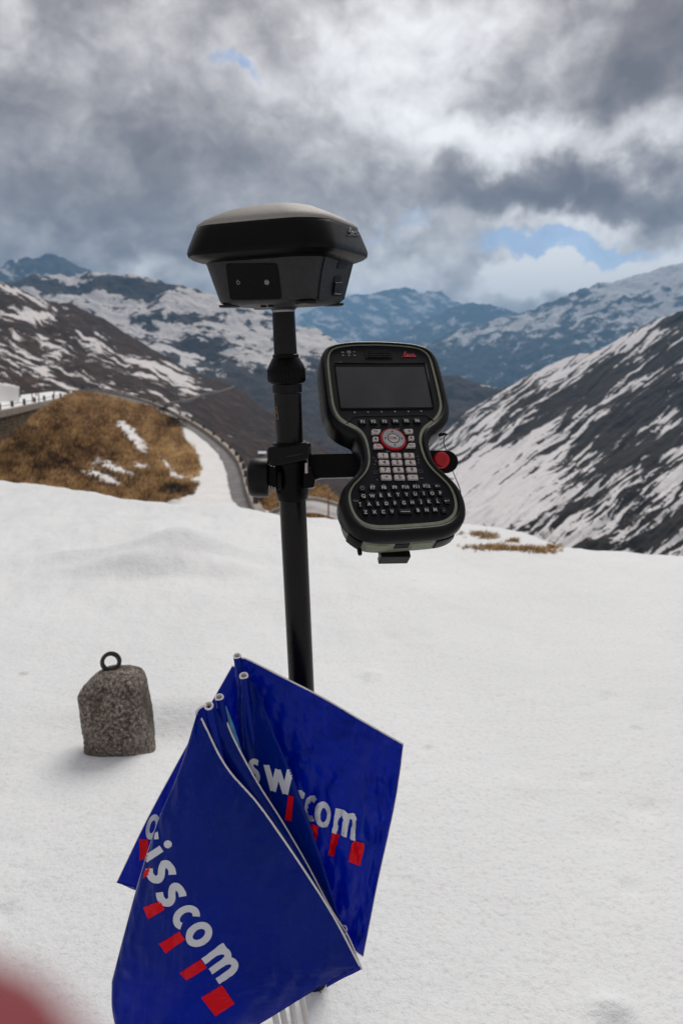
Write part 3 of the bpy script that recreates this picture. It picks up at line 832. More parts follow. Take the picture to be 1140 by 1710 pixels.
def bank():
    top = [(425, 840), (436, 824), (455, 818), (480, 812), (518, 806), (545, 815), (560, 832), (575, 850), (620, 875), (700, 900)]
    X = np.linspace(425, 700, 160); ty = np.interp(X, *np.array(top).T); T = np.linspace(0, 1, 60)[:, None]
    PY = (ty + 70) * (1 - T) + ty * T; D = 44.5 + 8 * T + 0 * PY; PX = np.broadcast_to(X, PY.shape); cx = (PX - CX) / F_PX; cy = -(PY - CY) / F_PX
    x = cx * D; y = D * (FWD.y + cy * UP.y); z = CAM.z + D * (FWD.z + cy * UP.z) + 0.12 * fbm(x / 1.5, y / 1.5, 4, 90)
    sn = 0.42 * sstep(500, 560, PX) + 0.30 * fbm(PX / 12, PY / 8, 4, 91)
    xs = np.r_[x, x[-1:] * 1.1]; ys = np.r_[y, y[-1:] * 1.1]; zs = np.r_[z, z[-1:] - 4]
    structure(mesh('heath_bank', np.stack([xs, ys, zs], -1).reshape(-1, 3), grid_faces(61, 160), m_hill, attrs={'snow': np.r_[sn, sn[-1:]].ravel()}))
    r = np.random.RandomState(8); i = r.randint(0, 60, 2600); j = r.randint(0, 100, 2600); p = np.stack([x[i, j], y[i, j], z[i, j]], 1)
    tufts('grass', p, 0.55 + 0.5 * fbm(x[i, j], y[i, j], 3, 92), 0.22)


bank()


def snow_pole(px, y0, y1, d, lab, w=0.045):
    b = P(px, y1, d); h = (y1 - y0) / F_PX * d * 1.02; t = thing('snow_pole', tuple(b), lab, 'snow pole', 'snow marker poles beside the pass road')
    lathe('shaft', b - Vector((0, 0, .4)), (0.01, 0, 1), [(0, w), (h + .2, w * .8), (h + .4, w * .5)], M['marker'], t, 8)
    lathe('band', b + Vector((0, 0, h - 0.28)), (0.01, 0, 1), [(0, w * 1.15), (0.02, w * 1.5), (0.16, w * 1.5), (0.18, w * 1.15)], M['gold'], t, 8)


snow_pole(548, 812, 876, 37, 'brown snow pole standing beside the lower road, right of the black pole')
snow_pole(65, 634, 668, 118, 'taller brown snow pole behind the upper road railing', 0.09)
snow_pole(54, 643, 668, 118, 'shorter brown snow pole just left of the taller one', 0.09)
snow_pole(29, 636, 668, 122, 'brown snow pole rising behind the block of cut snow', 0.09)

# upper road on its retaining wall, far left
UPN = [(-330, 760, 52), (-160, 716, 66), (0, 686, 95), (43, 677, 112), (91, 667, 145), (126, 660, 186)]
def uplerp(px, k=0):
    a = np.array(UPN, float); return float(np.interp(px, a[:, 0], a[:, 1])), float(np.exp(np.interp(px, a[:, 0], np.log(a[:, 2]))))
near = [P(*p) for p in UPN]
far = [p + Vector((-7.5, 5.0, 0.9)) for p in near]
fn = cat(near, 8); ff = cat(far, 8)
v = np.array([fn * (1 - i / 7) + ff * (i / 7) + np.array([0, 0, 0.02 + 0.25 * math.sin(i / 7 * 3.1)]) for i in range(8)]).reshape(-1, 3)
structure(mesh('upper_road_snow', v, grid_faces(8, len(fn)), M['snowfar']))
t = thing('retaining_wall', tuple(near[2] - Vector((0, 0, 4))), 'rough stone retaining wall carrying the upper road above the brown slope', 'retaining wall')
wall_along('coping', near, 0.12, 0.6, M['concrete'], t, z0=-0.75)


def stonework():
    A = cat([p + Vector((0.0, 0, 0)) for p in near], 60); seg = [0]
    for i in range(1, len(A)): seg.append(seg[-1] + float(np.linalg.norm(A[i] - A[i - 1])))
    r = random.Random(2); vs = []; fs = []; stone_at = lambda s: Vector([float(np.interp(s, seg, A[:, k])) for k in range(3)])
    for row in range(11):
        s = r.random() * .5
        while s < seg[-1] - 1.2:
            w = r.uniform(.45, .95); p = stone_at(s + w / 2); q = (stone_at(s + w) - stone_at(s)).normalized(); nrm = Vector((q.y, -q.x, 0)).normalized(); h = 0.42; z = -0.78 - row * h
            pr = r.uniform(0.30, 0.40); c = p + nrm * 0.0 + Vector((0, 0, z - h / 2)); b = len(vs); hw = w / 2 - .03; hh = h / 2 - .025
            for dn in (0.0, pr):
                k = 1.0 if dn == 0 else 0.86
                for su, sv in ((-1, -1), (1, -1), (1, 1), (-1, 1)): vs.append(c + q * hw * su * k + Vector((0, 0, hh * sv * k)) + nrm * dn)
            fs += [(b + 4, b + 5, b + 6, b + 7), (b, b + 1, b + 5, b + 4), (b + 1, b + 2, b + 6, b + 5), (b + 2, b + 3, b + 7, b + 6), (b + 3, b, b + 4, b + 7)]
            s += w
    o = mesh('stonework', vs, fs, M['granite_far'], t, False); o['kind'] = 'stuff'
    wall_along('core', [p - Vector((0, 0, .8)) for p in near], 0.0, -0.3, M['post'], t, z0=-5.0)


M['granite_far'] = plain('wall_stone', (0.17, 0.125, 0.08), 0.9, bscale=6, var=0.5)
stonework()
t = thing('guard_rail', tuple(P(23, 680, 103)), 'dark stone posts joined by a rail along the near edge of upper road', 'railing')
prev = None
for px in (-60, -28, 2, 23, 43, 60, 76, 91, 103, 115, 124):
    py, d = uplerp(px); b = P(px, py - 1, d) + Vector((-0.25, .1, 0)); h = 0.9; a = 0.17
    vs = [b + Vector((dx * a, dy * a, zz)) for zz in (-.1, h) for dx, dy in ((-1, -1), (1, -1), (1, 1), (-1, 1))]
    bevel(mesh('post', vs, [(0, 3, 2, 1), (4, 5, 6, 7), (0, 1, 5, 4), (1, 2, 6, 5), (2, 3, 7, 6), (3, 0, 4, 7)], M['post'], t, False), 0.03, 1)
    if prev is not None: tube('rail', [prev + Vector((0, 0, .45)), b + Vector((0, 0, .45))], 0.05, M['post'], t, 6)
    prev = b
t = thing('guard_rail', tuple(P(80, 656, 150)), 'thin far rail along the back of the snowy upper road', 'railing')
fr = [P(33, 652, 125), P(60, 651.5, 140), P(90, 651, 160), P(115, 651, 180), P(128, 652, 195)]
tube('rail', fr, 0.09, M['post'], t, 6)
for p in fr: lathe('post', p - Vector((0, 0, 1.1)), (0, 0, 1), [(0, .12), (1.25, .12)], M['post'], t, 6)


def snow_block():
    # the vertical cut left by the snow plough
    r = np.random.RandomState(1); pts = [(-200, 630, 95, 720), (-60, 633, 100, 690), (0, 639.5, 108, 676), (20, 643, 112, 673), (32, 645.5, 115, 670)]
    rows = []
    for k in range(9):
        f = k / 8; row = []
        for a, b in zip(pts[:-1], pts[1:]):
            for q in range(8):
                g = q / 8; px = a[0] * (1 - g) + b[0] * g; y0 = a[1] * (1 - g) + b[1] * g; d = a[2] * (1 - g) + b[2] * g; y1 = a[3] * (1 - g) + b[3] * g
                row.append(P(px, y0 * f + y1 * (1 - f), d) + Vector((0, 0, 0.05 * r.randn())) )
        row.append(P(32.5, 645.5 * f + 670 * (1 - f), 115)); rows.append(row)
    back = [p + Vector((-3.0, 5.5, 0.1)) for p in rows[-1]]; rows.append(back); rows.append([p - Vector((0, 0, 4)) for p in back])
    n = len(rows[0]); side = [r_[-1] for r_ in rows]
    vs = [p for r_ in rows for p in r_]; fs = grid_faces(len(rows), n).tolist(); b0 = len(vs)
    vs.append(P(32.5, 672, 115) + Vector((-3, 5.5, 0))); fs.append([(i + 1) * n - 1 for i in range(len(rows))] + [b0])
    tag(mesh('snow_block', vs, [tuple(f) for f in fs], M['snowfar']), 'tall straight-cut bank of white snow beside the upper road at the left edge', 'snow bank')


snow_block()

# distant road on the brown flank, found on its surface
def hitL1(px, py):
    d = pix_dir(px, py); h = bvh_L1.ray_cast(CAM, d); return h[0]
def flank_road(pts, w, lift=1.2):
    pts = cat([(a, b, 0) for a, b in pts], 6); C_ = [hitL1(a, b) for a, b, _ in pts]; C_ = [c for c in C_ if c is not None]; vs = []
    for i, c in enumerate(C_):
        tt = (C_[min(i + 1, len(C_) - 1)] - C_[max(i - 1, 0)]).normalized(); s = Vector((tt.y, -tt.x, 0)).normalized() * w; vs += [c - s + Vector((0, 0, lift)), c + s + Vector((0, 0, lift)), c + s - Vector((0, 0, 5)), c - s - Vector((0, 0, 5))]
    fs = []
    for i in range(len(C_) - 1):
        for q in range(4): a = i * 4 + q; b = i * 4 + (q + 1) % 4; fs.append((a, b, b + 4, a + 4))
    return structure(mesh('valley_road', vs, fs, M['flankroad'], smooth=False))
M['flankroad'] = plain('old_road', (0.16, 0.14, 0.13), 0.9, bscale=1, var=0.3)
flank_road([(262, 676), (290, 673), (318, 668), (338, 660), (360, 656), (382, 650), (398, 643)], 1.3)
flank_road([(138, 648), (165, 650), (200, 656), (240, 668), (262, 676)], 1.3)


def hut():
    b = hitL1(438, 764); t = thing('roadside_hut', tuple(b), 'small pale hut beyond the road, showing just above the clamp knob', 'hut'); t.scale = (2.3, 2.3, 2.3)
    def bx(name, c, s, m):
        vs = [c + Vector((dx * s[0], dy * s[1], dz * s[2])) for dz in (0, 1) for dx, dy in ((-.5, -.5), (.5, -.5), (.5, .5), (-.5, .5))]
        return mesh(name, vs, [(0, 3, 2, 1), (4, 5, 6, 7), (0, 1, 5, 4), (1, 2, 6, 5), (2, 3, 7, 6), (3, 0, 4, 7)], m, t, False)
    bx('wall', b - Vector((0, 0, 3)), (2.4, 2.4, 4.6), M['concrete']); bx('window', b + Vector((0, -1.23, .7)), (1.9, .06, .5), M['panel'])
    vs = [b + Vector(q) for q in ((-1.4, -1.4, 1.58), (1.4, -1.4, 1.58), (1.4, 1.4, 1.58), (-1.4, 1.4, 1.58), (-1.4, 0, 2.2), (1.4, 0, 2.2))]
    mesh('roof', vs, [(0, 3, 2, 1), (0, 1, 5, 4), (2, 3, 4, 5), (1, 2, 5), (3, 0, 4)], M['snowfar'], t, False)


hut()


def brow_grass():
    """dead grass showing through the thin snow on the brow, right of the controller"""
    r = np.random.RandomState(6); pts = []; spots = [(795, 892, 14, 2), (815, 897, 12, 2.2), (812, 914, 22, 2.2), (835, 917, 24, 2.0), (880, 917, 20, 2.0), (905, 921, 16, 2), (925, 914, 10, 1.5), (856, 904, 7, 1.2), (500, 905, 6, 1)]
    for px, py, sx, sy in spots:
        for k in range(int(sx * 4.5)):
            h = near_bvh.ray_cast(CAM, pix_dir(px + r.randn() * sx * .9, py + r.randn() * sy * .9))
            if h[0] is not None: pts.append(tuple(h[0]))
    tufts('grass', pts, 0.55 + 0 * np.arange(len(pts)), 0.018, blades=4)


brow_grass()
# ------------------------------------------------------------------ surveying pole
T0, T1 = P(473, 516, 0.85), ground_pt(527, 1638, 0.0)
AX = (T0 - T1).normalized()


def on_pole(py):
    """point on the pole axis seen at this row"""
    lo, hi = -0.6, 1.2
    for _ in range(50):
        m_ = (lo + hi) / 2; p = T0 + (T1 - T0) * m_; q = p - CAM; yy = CY - F_PX * q.dot(UP) / q.dot(FWD)
        if yy < py: lo = m_
        else: hi = m_
    return T0 + (T1 - T0) * lo


def prad(px, py):
    return px / F_PX * (on_pole(py) - CAM).dot(FWD)


def pprof(name, prof, m, parent, n=48, caps=(True, True)):
    """prof: (image row, half width in pixels), from the top down"""
    p0 = on_pole(prof[0][0]); return lathe(name, p0, -AX, [((on_pole(y) - p0).dot(-AX), prad(w, y)) for y, w in prof], m, parent, n, caps)


foot = T1 + (T1 - T0) * 0.02
pole = thing('surveying_pole', tuple(foot), 'black carbon fibre surveying pole standing in the snow behind the blue flags', 'surveying pole')
pprof('mounting_ring', [(513, 18.6), (514, 19.3), (520.5, 19.4), (521.5, 18.4)], M['steel'], pole)
pprof('upper_tube', [(521, 18.9), (596, 19.3)], M['carbon'], pole)
pprof('upper_collar', [(591, 20.4), (592, 21.6), (596.5, 21.8), (597, 20)], M['black'], pole)
pprof('locking_nut', [(597, 22.0), (599, 23.5), (612, 30.3), (615, 31.0), (636, 30.8), (639, 29.2), (641, 26)], M['black'], pole)
for k in range(30):
    a = k * 2 * math.pi / 30; u_, v_, w_ = frame(-AX); c = on_pole(616); h = (on_pole(636) - c).length; r_ = prad(31.3, 620); dr = u_ * math.cos(a) + v_ * math.sin(a)
    tube('grip_rib', [c + dr * (r_ - .0003), c + dr * (r_ - .0003) - AX * h], 0.0006, M['black'], pole, 5)
pprof('sleeve', [(641, 24.6), (655, 24.6), (656, 23.6)], M['matte'], pole)
lathe('lower_tube', on_pole(656), -AX, [(0, prad(22.8, 700)), ((on_pole(656) - foot).length, prad(22.8, 700))], M['carbon'], pole)
# gold outline of the maker's sticker on the left of the tube
def on_tube(px, py):
    c = on_pole(py); r_ = prad(22.8, 700) + 0.0004; side = RIGHT - AX * RIGHT.dot(AX); side.normalize(); fr = side.cross(AX).normalized()
    if fr.dot(FWD) > 0: fr = -fr
    o = (px - (CX + F_PX * (c - CAM).dot(RIGHT) / (c - CAM).dot(FWD))) / F_PX * (c - CAM).dot(FWD); o = max(-r_ * .995, min(r_ * .995, o))
    return c + side * o + fr * math.sqrt(max(0, r_ * r_ - o * o))
tube('sticker_outline', [on_tube(*p) for p in ((460.5, 678), (463, 677), (465, 690), (466, 697), (461.5, 697.5), (460.3, 688), (460.5, 678))], 0.0004, M['gold'], pole, 5)
tube('sticker_mark', [on_tube(*p) for p in ((461, 683), (463.4, 684), (461, 686), (463.8, 688))], 0.0004, M['gold'], pole, 5)


# ------------------------------------------------------------------ clamp, arm, release button
def dpt(px, py, d): return P(px, py, d)
cl = thing('pole_bracket', tuple(on_pole(800)), 'black clamp bracket with round knob and side arm gripping the pole', 'bracket')
pprof('clamp_body', [(768, 24.5), (770, 27.2), (822, 27.6), (829, 26.5), (833, 25.2), (834, 23)], M['black'], cl)


def plate(name, pts, d, thick, m, parent, axis=None, bw=0.0015):
    """outline seen at depth d, extruded away from the viewer"""
    a = [P(x, y, d) for x, y in pts]; off = (axis or FWD) * thick; n = len(a); vs = a + [p + off for p in a]
    fs = [tuple(range(n)), tuple(range(2 * n - 1, n - 1, -1))] + [(i, i + n, (i + 1) % n + n, (i + 1) % n) for i in range(n)]
    o = mesh(name, vs, fs, m, parent, False); return bevel(o, bw, 3, 30)


dC = (on_pole(760) - CAM).dot(FWD)
# lever ring: a closed band round the pole, thicker on the left where the lever starts
def band(name, rows, m, parent, n=56):
    rings = []
    for (py, r0, lift, dx) in rows:
        c = on_pole(py); u_ = (RIGHT - AX * RIGHT.dot(AX)).normalized(); v_ = AX.cross(u_).normalized(); ring = []
        for k in range(n):
            a = k * 2 * math.pi / n; rr = prad(r0, py); ex = 1 + 0.10 * max(0, -math.cos(a)) ** 2 + 0.10 * max(0, math.cos(a)) ** 3
            ring.append(c + u_ * (math.cos(a) * rr * ex + prad(dx, py)) + v_ * math.sin(a) * rr + AX * (math.cos(a) * prad(lift, py)))
        rings.append(ring)
    o = rings_obj(name, rings, m, parent); sharp(o, 40); return o
band('lever_ring', [(742, 26, 3, 0), (743, 30.5, 3, 0), (746, 32, 3, 0), (766, 32, 4.5, 0), (770, 31, 5.5, 0), (771, 26, 5.5, 0)], M['matte'], cl)
lev = [(447, 747), (455, 745), (475, 746), (490, 743), (511, 738), (515.5, 742), (516, 764), (508, 768), (490, 773), (470, 777), (452, 777), (446.5, 771), (446, 752)]
plate('lever', lev, dC - 0.031, 0.010, M['matte'], cl, bw=0.003)
plate('lever_slot', [(478, 762), (504, 757), (504, 758.4), (478, 763.6)], dC - 0.0318, 0.0006, M['body'], cl, bw=0.0001)
pprof('lever_pivot', [(737, 23.5), (738, 28), (743, 29)], M['black'], cl)
for px, py in ((452.5, 781), (457.5, 783)):
    lathe('screw', P(px, py - 5, dC - 0.012), (0, 0, -1), [(0, .0022), (.009, .0022), (.0095, .0018)], M['steel'], cl, 12)
lathe('screw', P(511.5, 773, dC - 0.018), (0, 0, -1), [(0, .0025), (.012, .0025)], M['steel'], cl, 12)
plate('clamp_ear', [(447, 777), (462, 779), (462, 812), (456, 814), (447, 806)], dC - 0.014, 0.026, M['black'], cl)
plate('clamp_ear', [(506, 778), (520, 781), (526, 800), (524, 814), (506, 816)], dC - 0.014, 0.026, M['black'], cl)
kc = P(415, 797.5, dC - 0.002); kr = 33 / F_PX * dC; kl = 34 / F_PX * dC
lathe('knob', kc, RIGHT, [(0, kr * .70), (0.0006, kr * .80), (0.002, kr * .90), (0.0045, kr * .965), (0.009, kr), (kl - .003, kr), (kl - .0005, kr * .97), (kl, kr * .85)], M['matte'], cl, 48)
lathe('knob_shaft', kc + RIGHT * kl, RIGHT, [(0, kr * .45), (.011, kr * .45), (.0115, kr * .7), (.016, kr * .7)], M['black'], cl, 24)
for k in range(3): lathe('washer', P(449 + k * 4.5, 811, dC - 0.01), (0, 0, -1), [(0, .0012), (.004 + .001 * k, .0012)], M['steel'], cl, 8)
arm = plate('arm', [(514, 760), (524, 757.5), (722, 755), (722, 793), (535, 798), (522, 802), (514, 798)], dC + 0.012, 0.014, M['black'], cl, axis=(FWD + Vector((0, 0, -.1))).normalized(), bw=0.002)
tabp = [(706, 752), (738, 752)] + [(744 + 21 * math.cos(a), 771 + 19.2 * math.sin(a)) for a in np.linspace(-1.35, 1.35, 14)] + [(738, 790.5), (708, 791)]
plate('release_tab', tabp, dC + 0.008, 0.010, M['black'], cl, bw=0.0012)
bc = P(735.6, 769.5, dC + 0.0085); br = 14.2 / F_PX * dC; bax = (-FWD + UP * .12).normalized()
lathe('release_button', bc, bax, [(0, br * .92), (.002, br), (.005, br), (.0075, br * .93), (.0088, br * .78), (.0092, br * .6), (.0086, br * .40), (.0078, br * .15)], M['red'], cl, 40)
bpy.context.view_layer.update()

# ------------------------------------------------------------------ receiver
rc = thing('satellite_receiver', tuple(T0), 'dark grey satellite receiver head with pale domed top on the pole', 'receiver')
TH = rad(20)
e3 = AX; f0 = -(FWD - AX * FWD.dot(AX)).normalized(); r0 = AX.cross(-f0).normalized()
if r0.dot(RIGHT) < 0: r0 = -r0
eF = (f0 * math.cos(TH) - r0 * math.sin(TH)).normalized(); eR = (r0 * math.cos(TH) + f0 * math.sin(TH)).normalized()


def rrect(h, s, r, n=14, bow=0.0):
    ring = []
    for q in range(4):
        cx_, cy_ = [(1, 1), (-1, 1), (-1, -1), (1, -1)][q]
        for k in range(n + 1):
            a = q * math.pi / 2 + k / n * math.pi / 2; x = cx_ * (s - r) + r * math.cos(a); y = cy_ * (s - r) + r * math.sin(a); ring.append((x, y))
        if q < 4:
            nx_, ny_ = [(-1, 1), (-1, -1), (1, -1), (1, 1)][q]
            x0_, y0_ = ring[-1]; x1_ = nx_ * (s - r) if q % 2 == 0 else x0_; y1_ = ny_ * (s - r) if q % 2 else y0_
            for k in range(1, 6): ring.append((x0_ + (x1_ - x0_) * k / 6, y0_ + (y1_ - y0_) * k / 6))
    out = []
    for x, y in ring:
        b = 1 + bow * (1 - (min(abs(x), abs(y)) / s) ** 2)
        out.append(T0 + eR * (x * b) + eF * (y * b) + e3 * h)
    return out


K = 0.965
def rings(prof, bow=0.035): return [rrect(h / 1000, s / 1000 * K, r / 1000 * K, bow=bow) for h, s, r in prof]
o = rings_obj('dome', rings([(86, 78.5, 36), (88.5, 78, 36), (93, 73, 36), (98.5, 63, 34), (104, 50, 30), (108, 36, 24), (110.6, 21, 15), (111.5, 7, 6)]), M['dome'], rc)
o = rings_obj('upper_band', rings([(49, 69, 27), (50.5, 75.5, 30), (53, 82, 33), (56, 86.2, 34.5), (60, 87, 35), (64, 86.3, 35), (82, 80, 35.5), (85, 78.6, 36), (86.4, 77, 36)]), M['black'], rc); sharp(o, 25)
o = rings_obj('housing', rings([(2.5, 30, 18), (2.5, 40, 20), (5, 56, 23), (7.5, 60, 24), (11, 61.5, 24.5), (46, 70.4, 28), (49.2, 71.5, 29)], 0.0), M['body'], rc); sharp(o, 30)
lathe('mount_socket', T0 - e3 * 0.001, e3, [(0, .0135), (0.003, .0165), (.006, .024), (.009, .03)], M['body'], rc, 40)


class Plane:
    """local millimetre-free drawing plane fixed to a face of an object; pixels of the photograph locate points on it"""
    def __init__(s, o_, u_, n_):
        s.o = Vector(o_); s.n = Vector(n_).normalized(); s.u = (Vector(u_) - s.n * Vector(u_).dot(s.n)).normalized(); s.v = s.n.cross(s.u).normalized()

    def hit(s, px, py):
        d = FWD + RIGHT * ((px - CX) / F_PX) + UP * (-(py - CY) / F_PX); k = (s.o - CAM).dot(s.n) / d.dot(s.n); w = CAM + d * k - s.o
        return w.dot(s.u), w.dot(s.v)

    def pt(s, u_, v_, n_=0.0): return s.o + s.u * u_ + s.v * v_ + s.n * n_


# housing faces are flat and lean outward: slope from (11, 61.5) to (46, 70.4)
slope = math.atan2((70.4 - 61.5) * K, 35)
def face_plane(e):
    n_ = (e * math.cos(slope) - e3 * math.sin(slope)).normalized(); return Plane(T0 + e * (61.5 * K / 1000) + e3 * 0.011, e3.cross(e) , n_)
PF = face_plane(eF); PR = face_plane(eR)
for pl in (PF, PR):
    if pl.u.dot(RIGHT) < 0: pl.u = -pl.u; pl.v = -pl.v if pl.v.dot(UP) < 0 else pl.v
    if pl.v.dot(UP) < 0: pl.v = -pl.v


def slab(name, pl, pts, n0, n1, m, parent, bw=0.0, seg=2, inset=0.0):
    """closed outline in plane coordinates, from height n0 to n1"""
    if sum((pts[i][0] * pts[(i + 1) % len(pts)][1] - pts[(i + 1) % len(pts)][0] * pts[i][1]) for i in range(len(pts))) < 0: pts = pts[::-1]
    n = len(pts); cxm = sum(p[0] for p in pts) / n; cym = sum(p[1] for p in pts) / n
    vs = [pl.pt(a, b, n0) for a, b in pts] + [pl.pt(cxm + (a - cxm) * (1 - inset), cym + (b - cym) * (1 - inset), n1) for a, b in pts]
    fs = [tuple(range(n))[::-1], tuple(range(n, 2 * n))] + [(i, (i + 1) % n, (i + 1) % n + n, i + n) for i in range(n)]
    o = mesh(name, vs, fs, m, parent, False)
    if bw: bevel(o, bw, seg, 30)
    return o


def rounded(pts, r, k=5):
    out = []; n = len(pts)
    for i in range(n):
        p0, p1, p2 = (Vector((*pts[(i + q) % n], 0)) for q in (-1, 0, 1)); a = (p0 - p1); b = (p2 - p1); rr = min(r, a.length * .45, b.length * .45)
        s_, e_ = p1 + a.normalized() * rr, p1 + b.normalized() * rr
        for q in range(k + 1):
            t_ = q / k; c_ = s_ * (1 - t_) ** 2 + p1 * 2 * t_ * (1 - t_) + e_ * t_ * t_; out.append((c_.x, c_.y))
    return out


def zpts(pl, pts, ox, oy, sc): return [pl.hit(ox + x / sc, oy + y / sc) for x, y in pts]
zr = lambda pl, pts: zpts(pl, pts, 290, 320, 3.353)
pan = slab('status_panel', PF, rounded(zr(PF, [(290, 402), (580, 398), (606, 600), (318, 606)]), .004), 0.0001, 0.0009, M['panel'], rc, .0003)


def ringmesh(name, pl, c, r, w, n0, m, parent, a0=0, a1=2 * math.pi, k=28, h=0.0002):
    vs = []; fs = []
    for i in range(k + 1):
        a = a0 + (a1 - a0) * i / k
        for rr in (r - w / 2, r + w / 2): vs.append(pl.pt(c[0] + math.cos(a) * rr, c[1] + math.sin(a) * rr, n0 + h))
    for i in range(k): fs.append((2 * i, 2 * i + 1, 2 * i + 3, 2 * i + 2))
    return mesh(name, vs, fs, m, parent, False)


c = zr(PF, [(363, 507)])[0]
ringmesh('power_symbol', PF, c, .0018, .0005, .0009, M['inkdim'], rc, rad(120), rad(420))
slab('power_symbol', PF, [(c[0] - .0003, c[1] + .0008), (c[0] + .0003, c[1] + .0008), (c[0] + .0003, c[1] + .0028), (c[0] - .0003, c[1] + .0028)], .0009, .0012, M['inkdim'], rc)
c = zr(PF, [(523, 506)])[0]
ringmesh('satellite_symbol', PF, c, .0024, .0006, .0009, M['inkdim'], rc)
for dv in (-.0007, .0007): slab('satellite_symbol', PF, [(c[0] - .0018, c[1] + dv - .0003), (c[0] + .0018, c[1] + dv - .0003), (c[0] + .0018, c[1] + dv + .0003), (c[0] - .0018, c[1] + dv + .0003)], .0009, .0012, M['ink'], rc)
# battery door on the right-hand face
door_out = rounded(zr(PR, [(845, 352), (900, 312), (1040, 322), (1004, 385), (948, 605), (806, 603), (825, 450)]), .003)
DH = 0.0006
slab('battery_door', PR, door_out, -0.002, 0.0008, M['body'], rc, .0004)
dd = door_out
tube('door_seam', [PR.pt(a, b, .0007) for a, b in dd + dd[:1]], 0.00045, M['panel'], rc, 5)
ho = [o for o in COL.objects if o.name in ('upper_band', 'housing')]; _v = []; _f = []
for q in ho:
    k0 = len(_v); _v += [v.co + Vector(rc.location) for v in q.data.vertices]; _f += [tuple(i + k0 for i in p.vertices) for p in q.data.polygons]
bvh_rc = BVHTree.FromPolygons(_v, _f)
def rc_patch(name, quad, m, lift, k=10):
    vs = []; q4 = [np.array([290 + a / 3.353, 320 + b / 3.353]) for a, b in quad]
    for i in range(k + 1):
        for j in range(k + 1):
            s, u = i / k, j / k; w = (q4[0] * (1 - u) + q4[1] * u) * (1 - s) + (q4[3] * (1 - u) + q4[2] * u) * s
            d = (FWD + RIGHT * ((w[0] - CX) / F_PX) + UP * (-(w[1] - CY) / F_PX)).normalized(); h = bvh_rc.ray_cast(CAM, d)
            vs.append(h[0] - d * lift)
    n = len(vs); vs += [v + (FWD * .002) for v in vs]; f = [tuple(q) for q in grid_faces(k + 1, k + 1).tolist()]; fs = f + [tuple(x + n for x in q)[::-1] for q in f]
    rim = [i for i in range(k + 1)] + [(i + 1) * (k + 1) - 1 for i in range(1, k + 1)] + [k * (k + 1) + i for i in range(k - 1, -1, -1)] + [i * (k + 1) for i in range(k - 1, 0, -1)]
    fs += [(rim[i], rim[(i + 1) % len(rim)], rim[(i + 1) % len(rim)] + n, rim[i] + n) for i in range(len(rim))]
    return mesh(name, vs, fs, m, rc, False)
slab('latch_recess', PR, rounded(zr(PR, [(935, 378), (985, 376), (980, 392), (946, 430), (908, 430), (912, 400)]), .002), .0008, .0016, M['panel'], rc)
slab('latch', PR, rounded(zr(PR, [(893, 472), (934, 468), (932, 585), (880, 583)]), .0025), .0008, .0016, M['panel'], rc, .0003)
slab('latch_slider', PR, rounded(zr(PR, [(889, 504), (928, 504), (920, 564), (882, 564)]), .001), .0016, .0036, M['matte'], rc, .0005)
tube('latch_rim', [PR.pt(*q, .0036) for q in zr(PR, [(885, 566), (916, 570), (921, 566)])], .0005, M['steel'], rc, 6)
tube('latch_rim', [PR.pt(*q, .0036) for q in zr(PR, [(889, 504), (926, 503)])], .0003, M['steel'], rc, 6)
for (a, b) in ((-.047, -.045), (.047, -.045), (.047, .045), (-.047, .045)):
    c = T0 + eR * a * K + eF * (-b) * K + e3 * .0035
    lathe('foot_pad', c, -e3, [(-.002, .0125), (.0005, .012), (.0012, .010)], M['matte'], rc, 20)
for k in range(2): lathe('port', T0 + eF * .040 + eR * (-.006 + .009 * k) + e3 * .0032, -e3, [(0, .0034), (.0018, .0034), (.0018, .0022)], M['panel'], rc, 16)


# ------------------------------------------------------------------ lettering helpers
def text_mesh(s, size, bold=0.0):
    cu = bpy.data.curves.new('t', 'FONT'); cu.body = s; cu.size = size; cu.align_x = 'CENTER'; cu.align_y = 'CENTER'; cu.offset = bold * size; cu.resolution_u = 3
    ob = bpy.data.objects.new('t', cu); COL.objects.link(ob); bpy.context.view_layer.update(); dg = bpy.context.evaluated_depsgraph_get()
    me = bpy.data.meshes.new_from_object(ob.evaluated_get(dg)); vs = [v.co.copy() for v in me.vertices]; fs = [tuple(p.vertices) for p in me.polygons]
    bpy.data.objects.remove(ob); bpy.data.curves.remove(cu); bpy.data.meshes.remove(me)
    if vs:
        cx_ = (min(v.x for v in vs) + max(v.x for v in vs)) / 2; cy_ = (min(v.y for v in vs) + max(v.y for v in vs)) / 2
        if len(s) > 0 and s not in '.,-': vs = [v - Vector((cx_, cy_, 0)) for v in vs]
        else: vs = [v - Vector((cx_, cy_, 0)) for v in vs]
    return vs, fs


_tc = {}
def text_on(name, pl, s, c, size, m, parent, n0, bold=0.012, shear=0.0, sx=1.0):
    if (s, bold) not in _tc: _tc[(s, bold)] = text_mesh(s, 1.0, bold)
    vs, fs = _tc[(s, bold)]
    return mesh(name, [pl.pt(c[0] + (v.x * sx + v.y * shear) * size, c[1] + v.y * size, n0) for v in vs], fs, m, parent, False)


def ribbon(pts, w):
    """flat stroke of width w along 2-D points -> strip of left/right pairs"""
    A = np.array(pts, float); T_ = np.gradient(A, axis=0); T_ /= np.linalg.norm(T_, axis=1)[:, None] + 1e-9; N_ = np.stack([-T_[:, 1], T_[:, 0]], 1) * (w / 2)
    return A + N_, A - N_


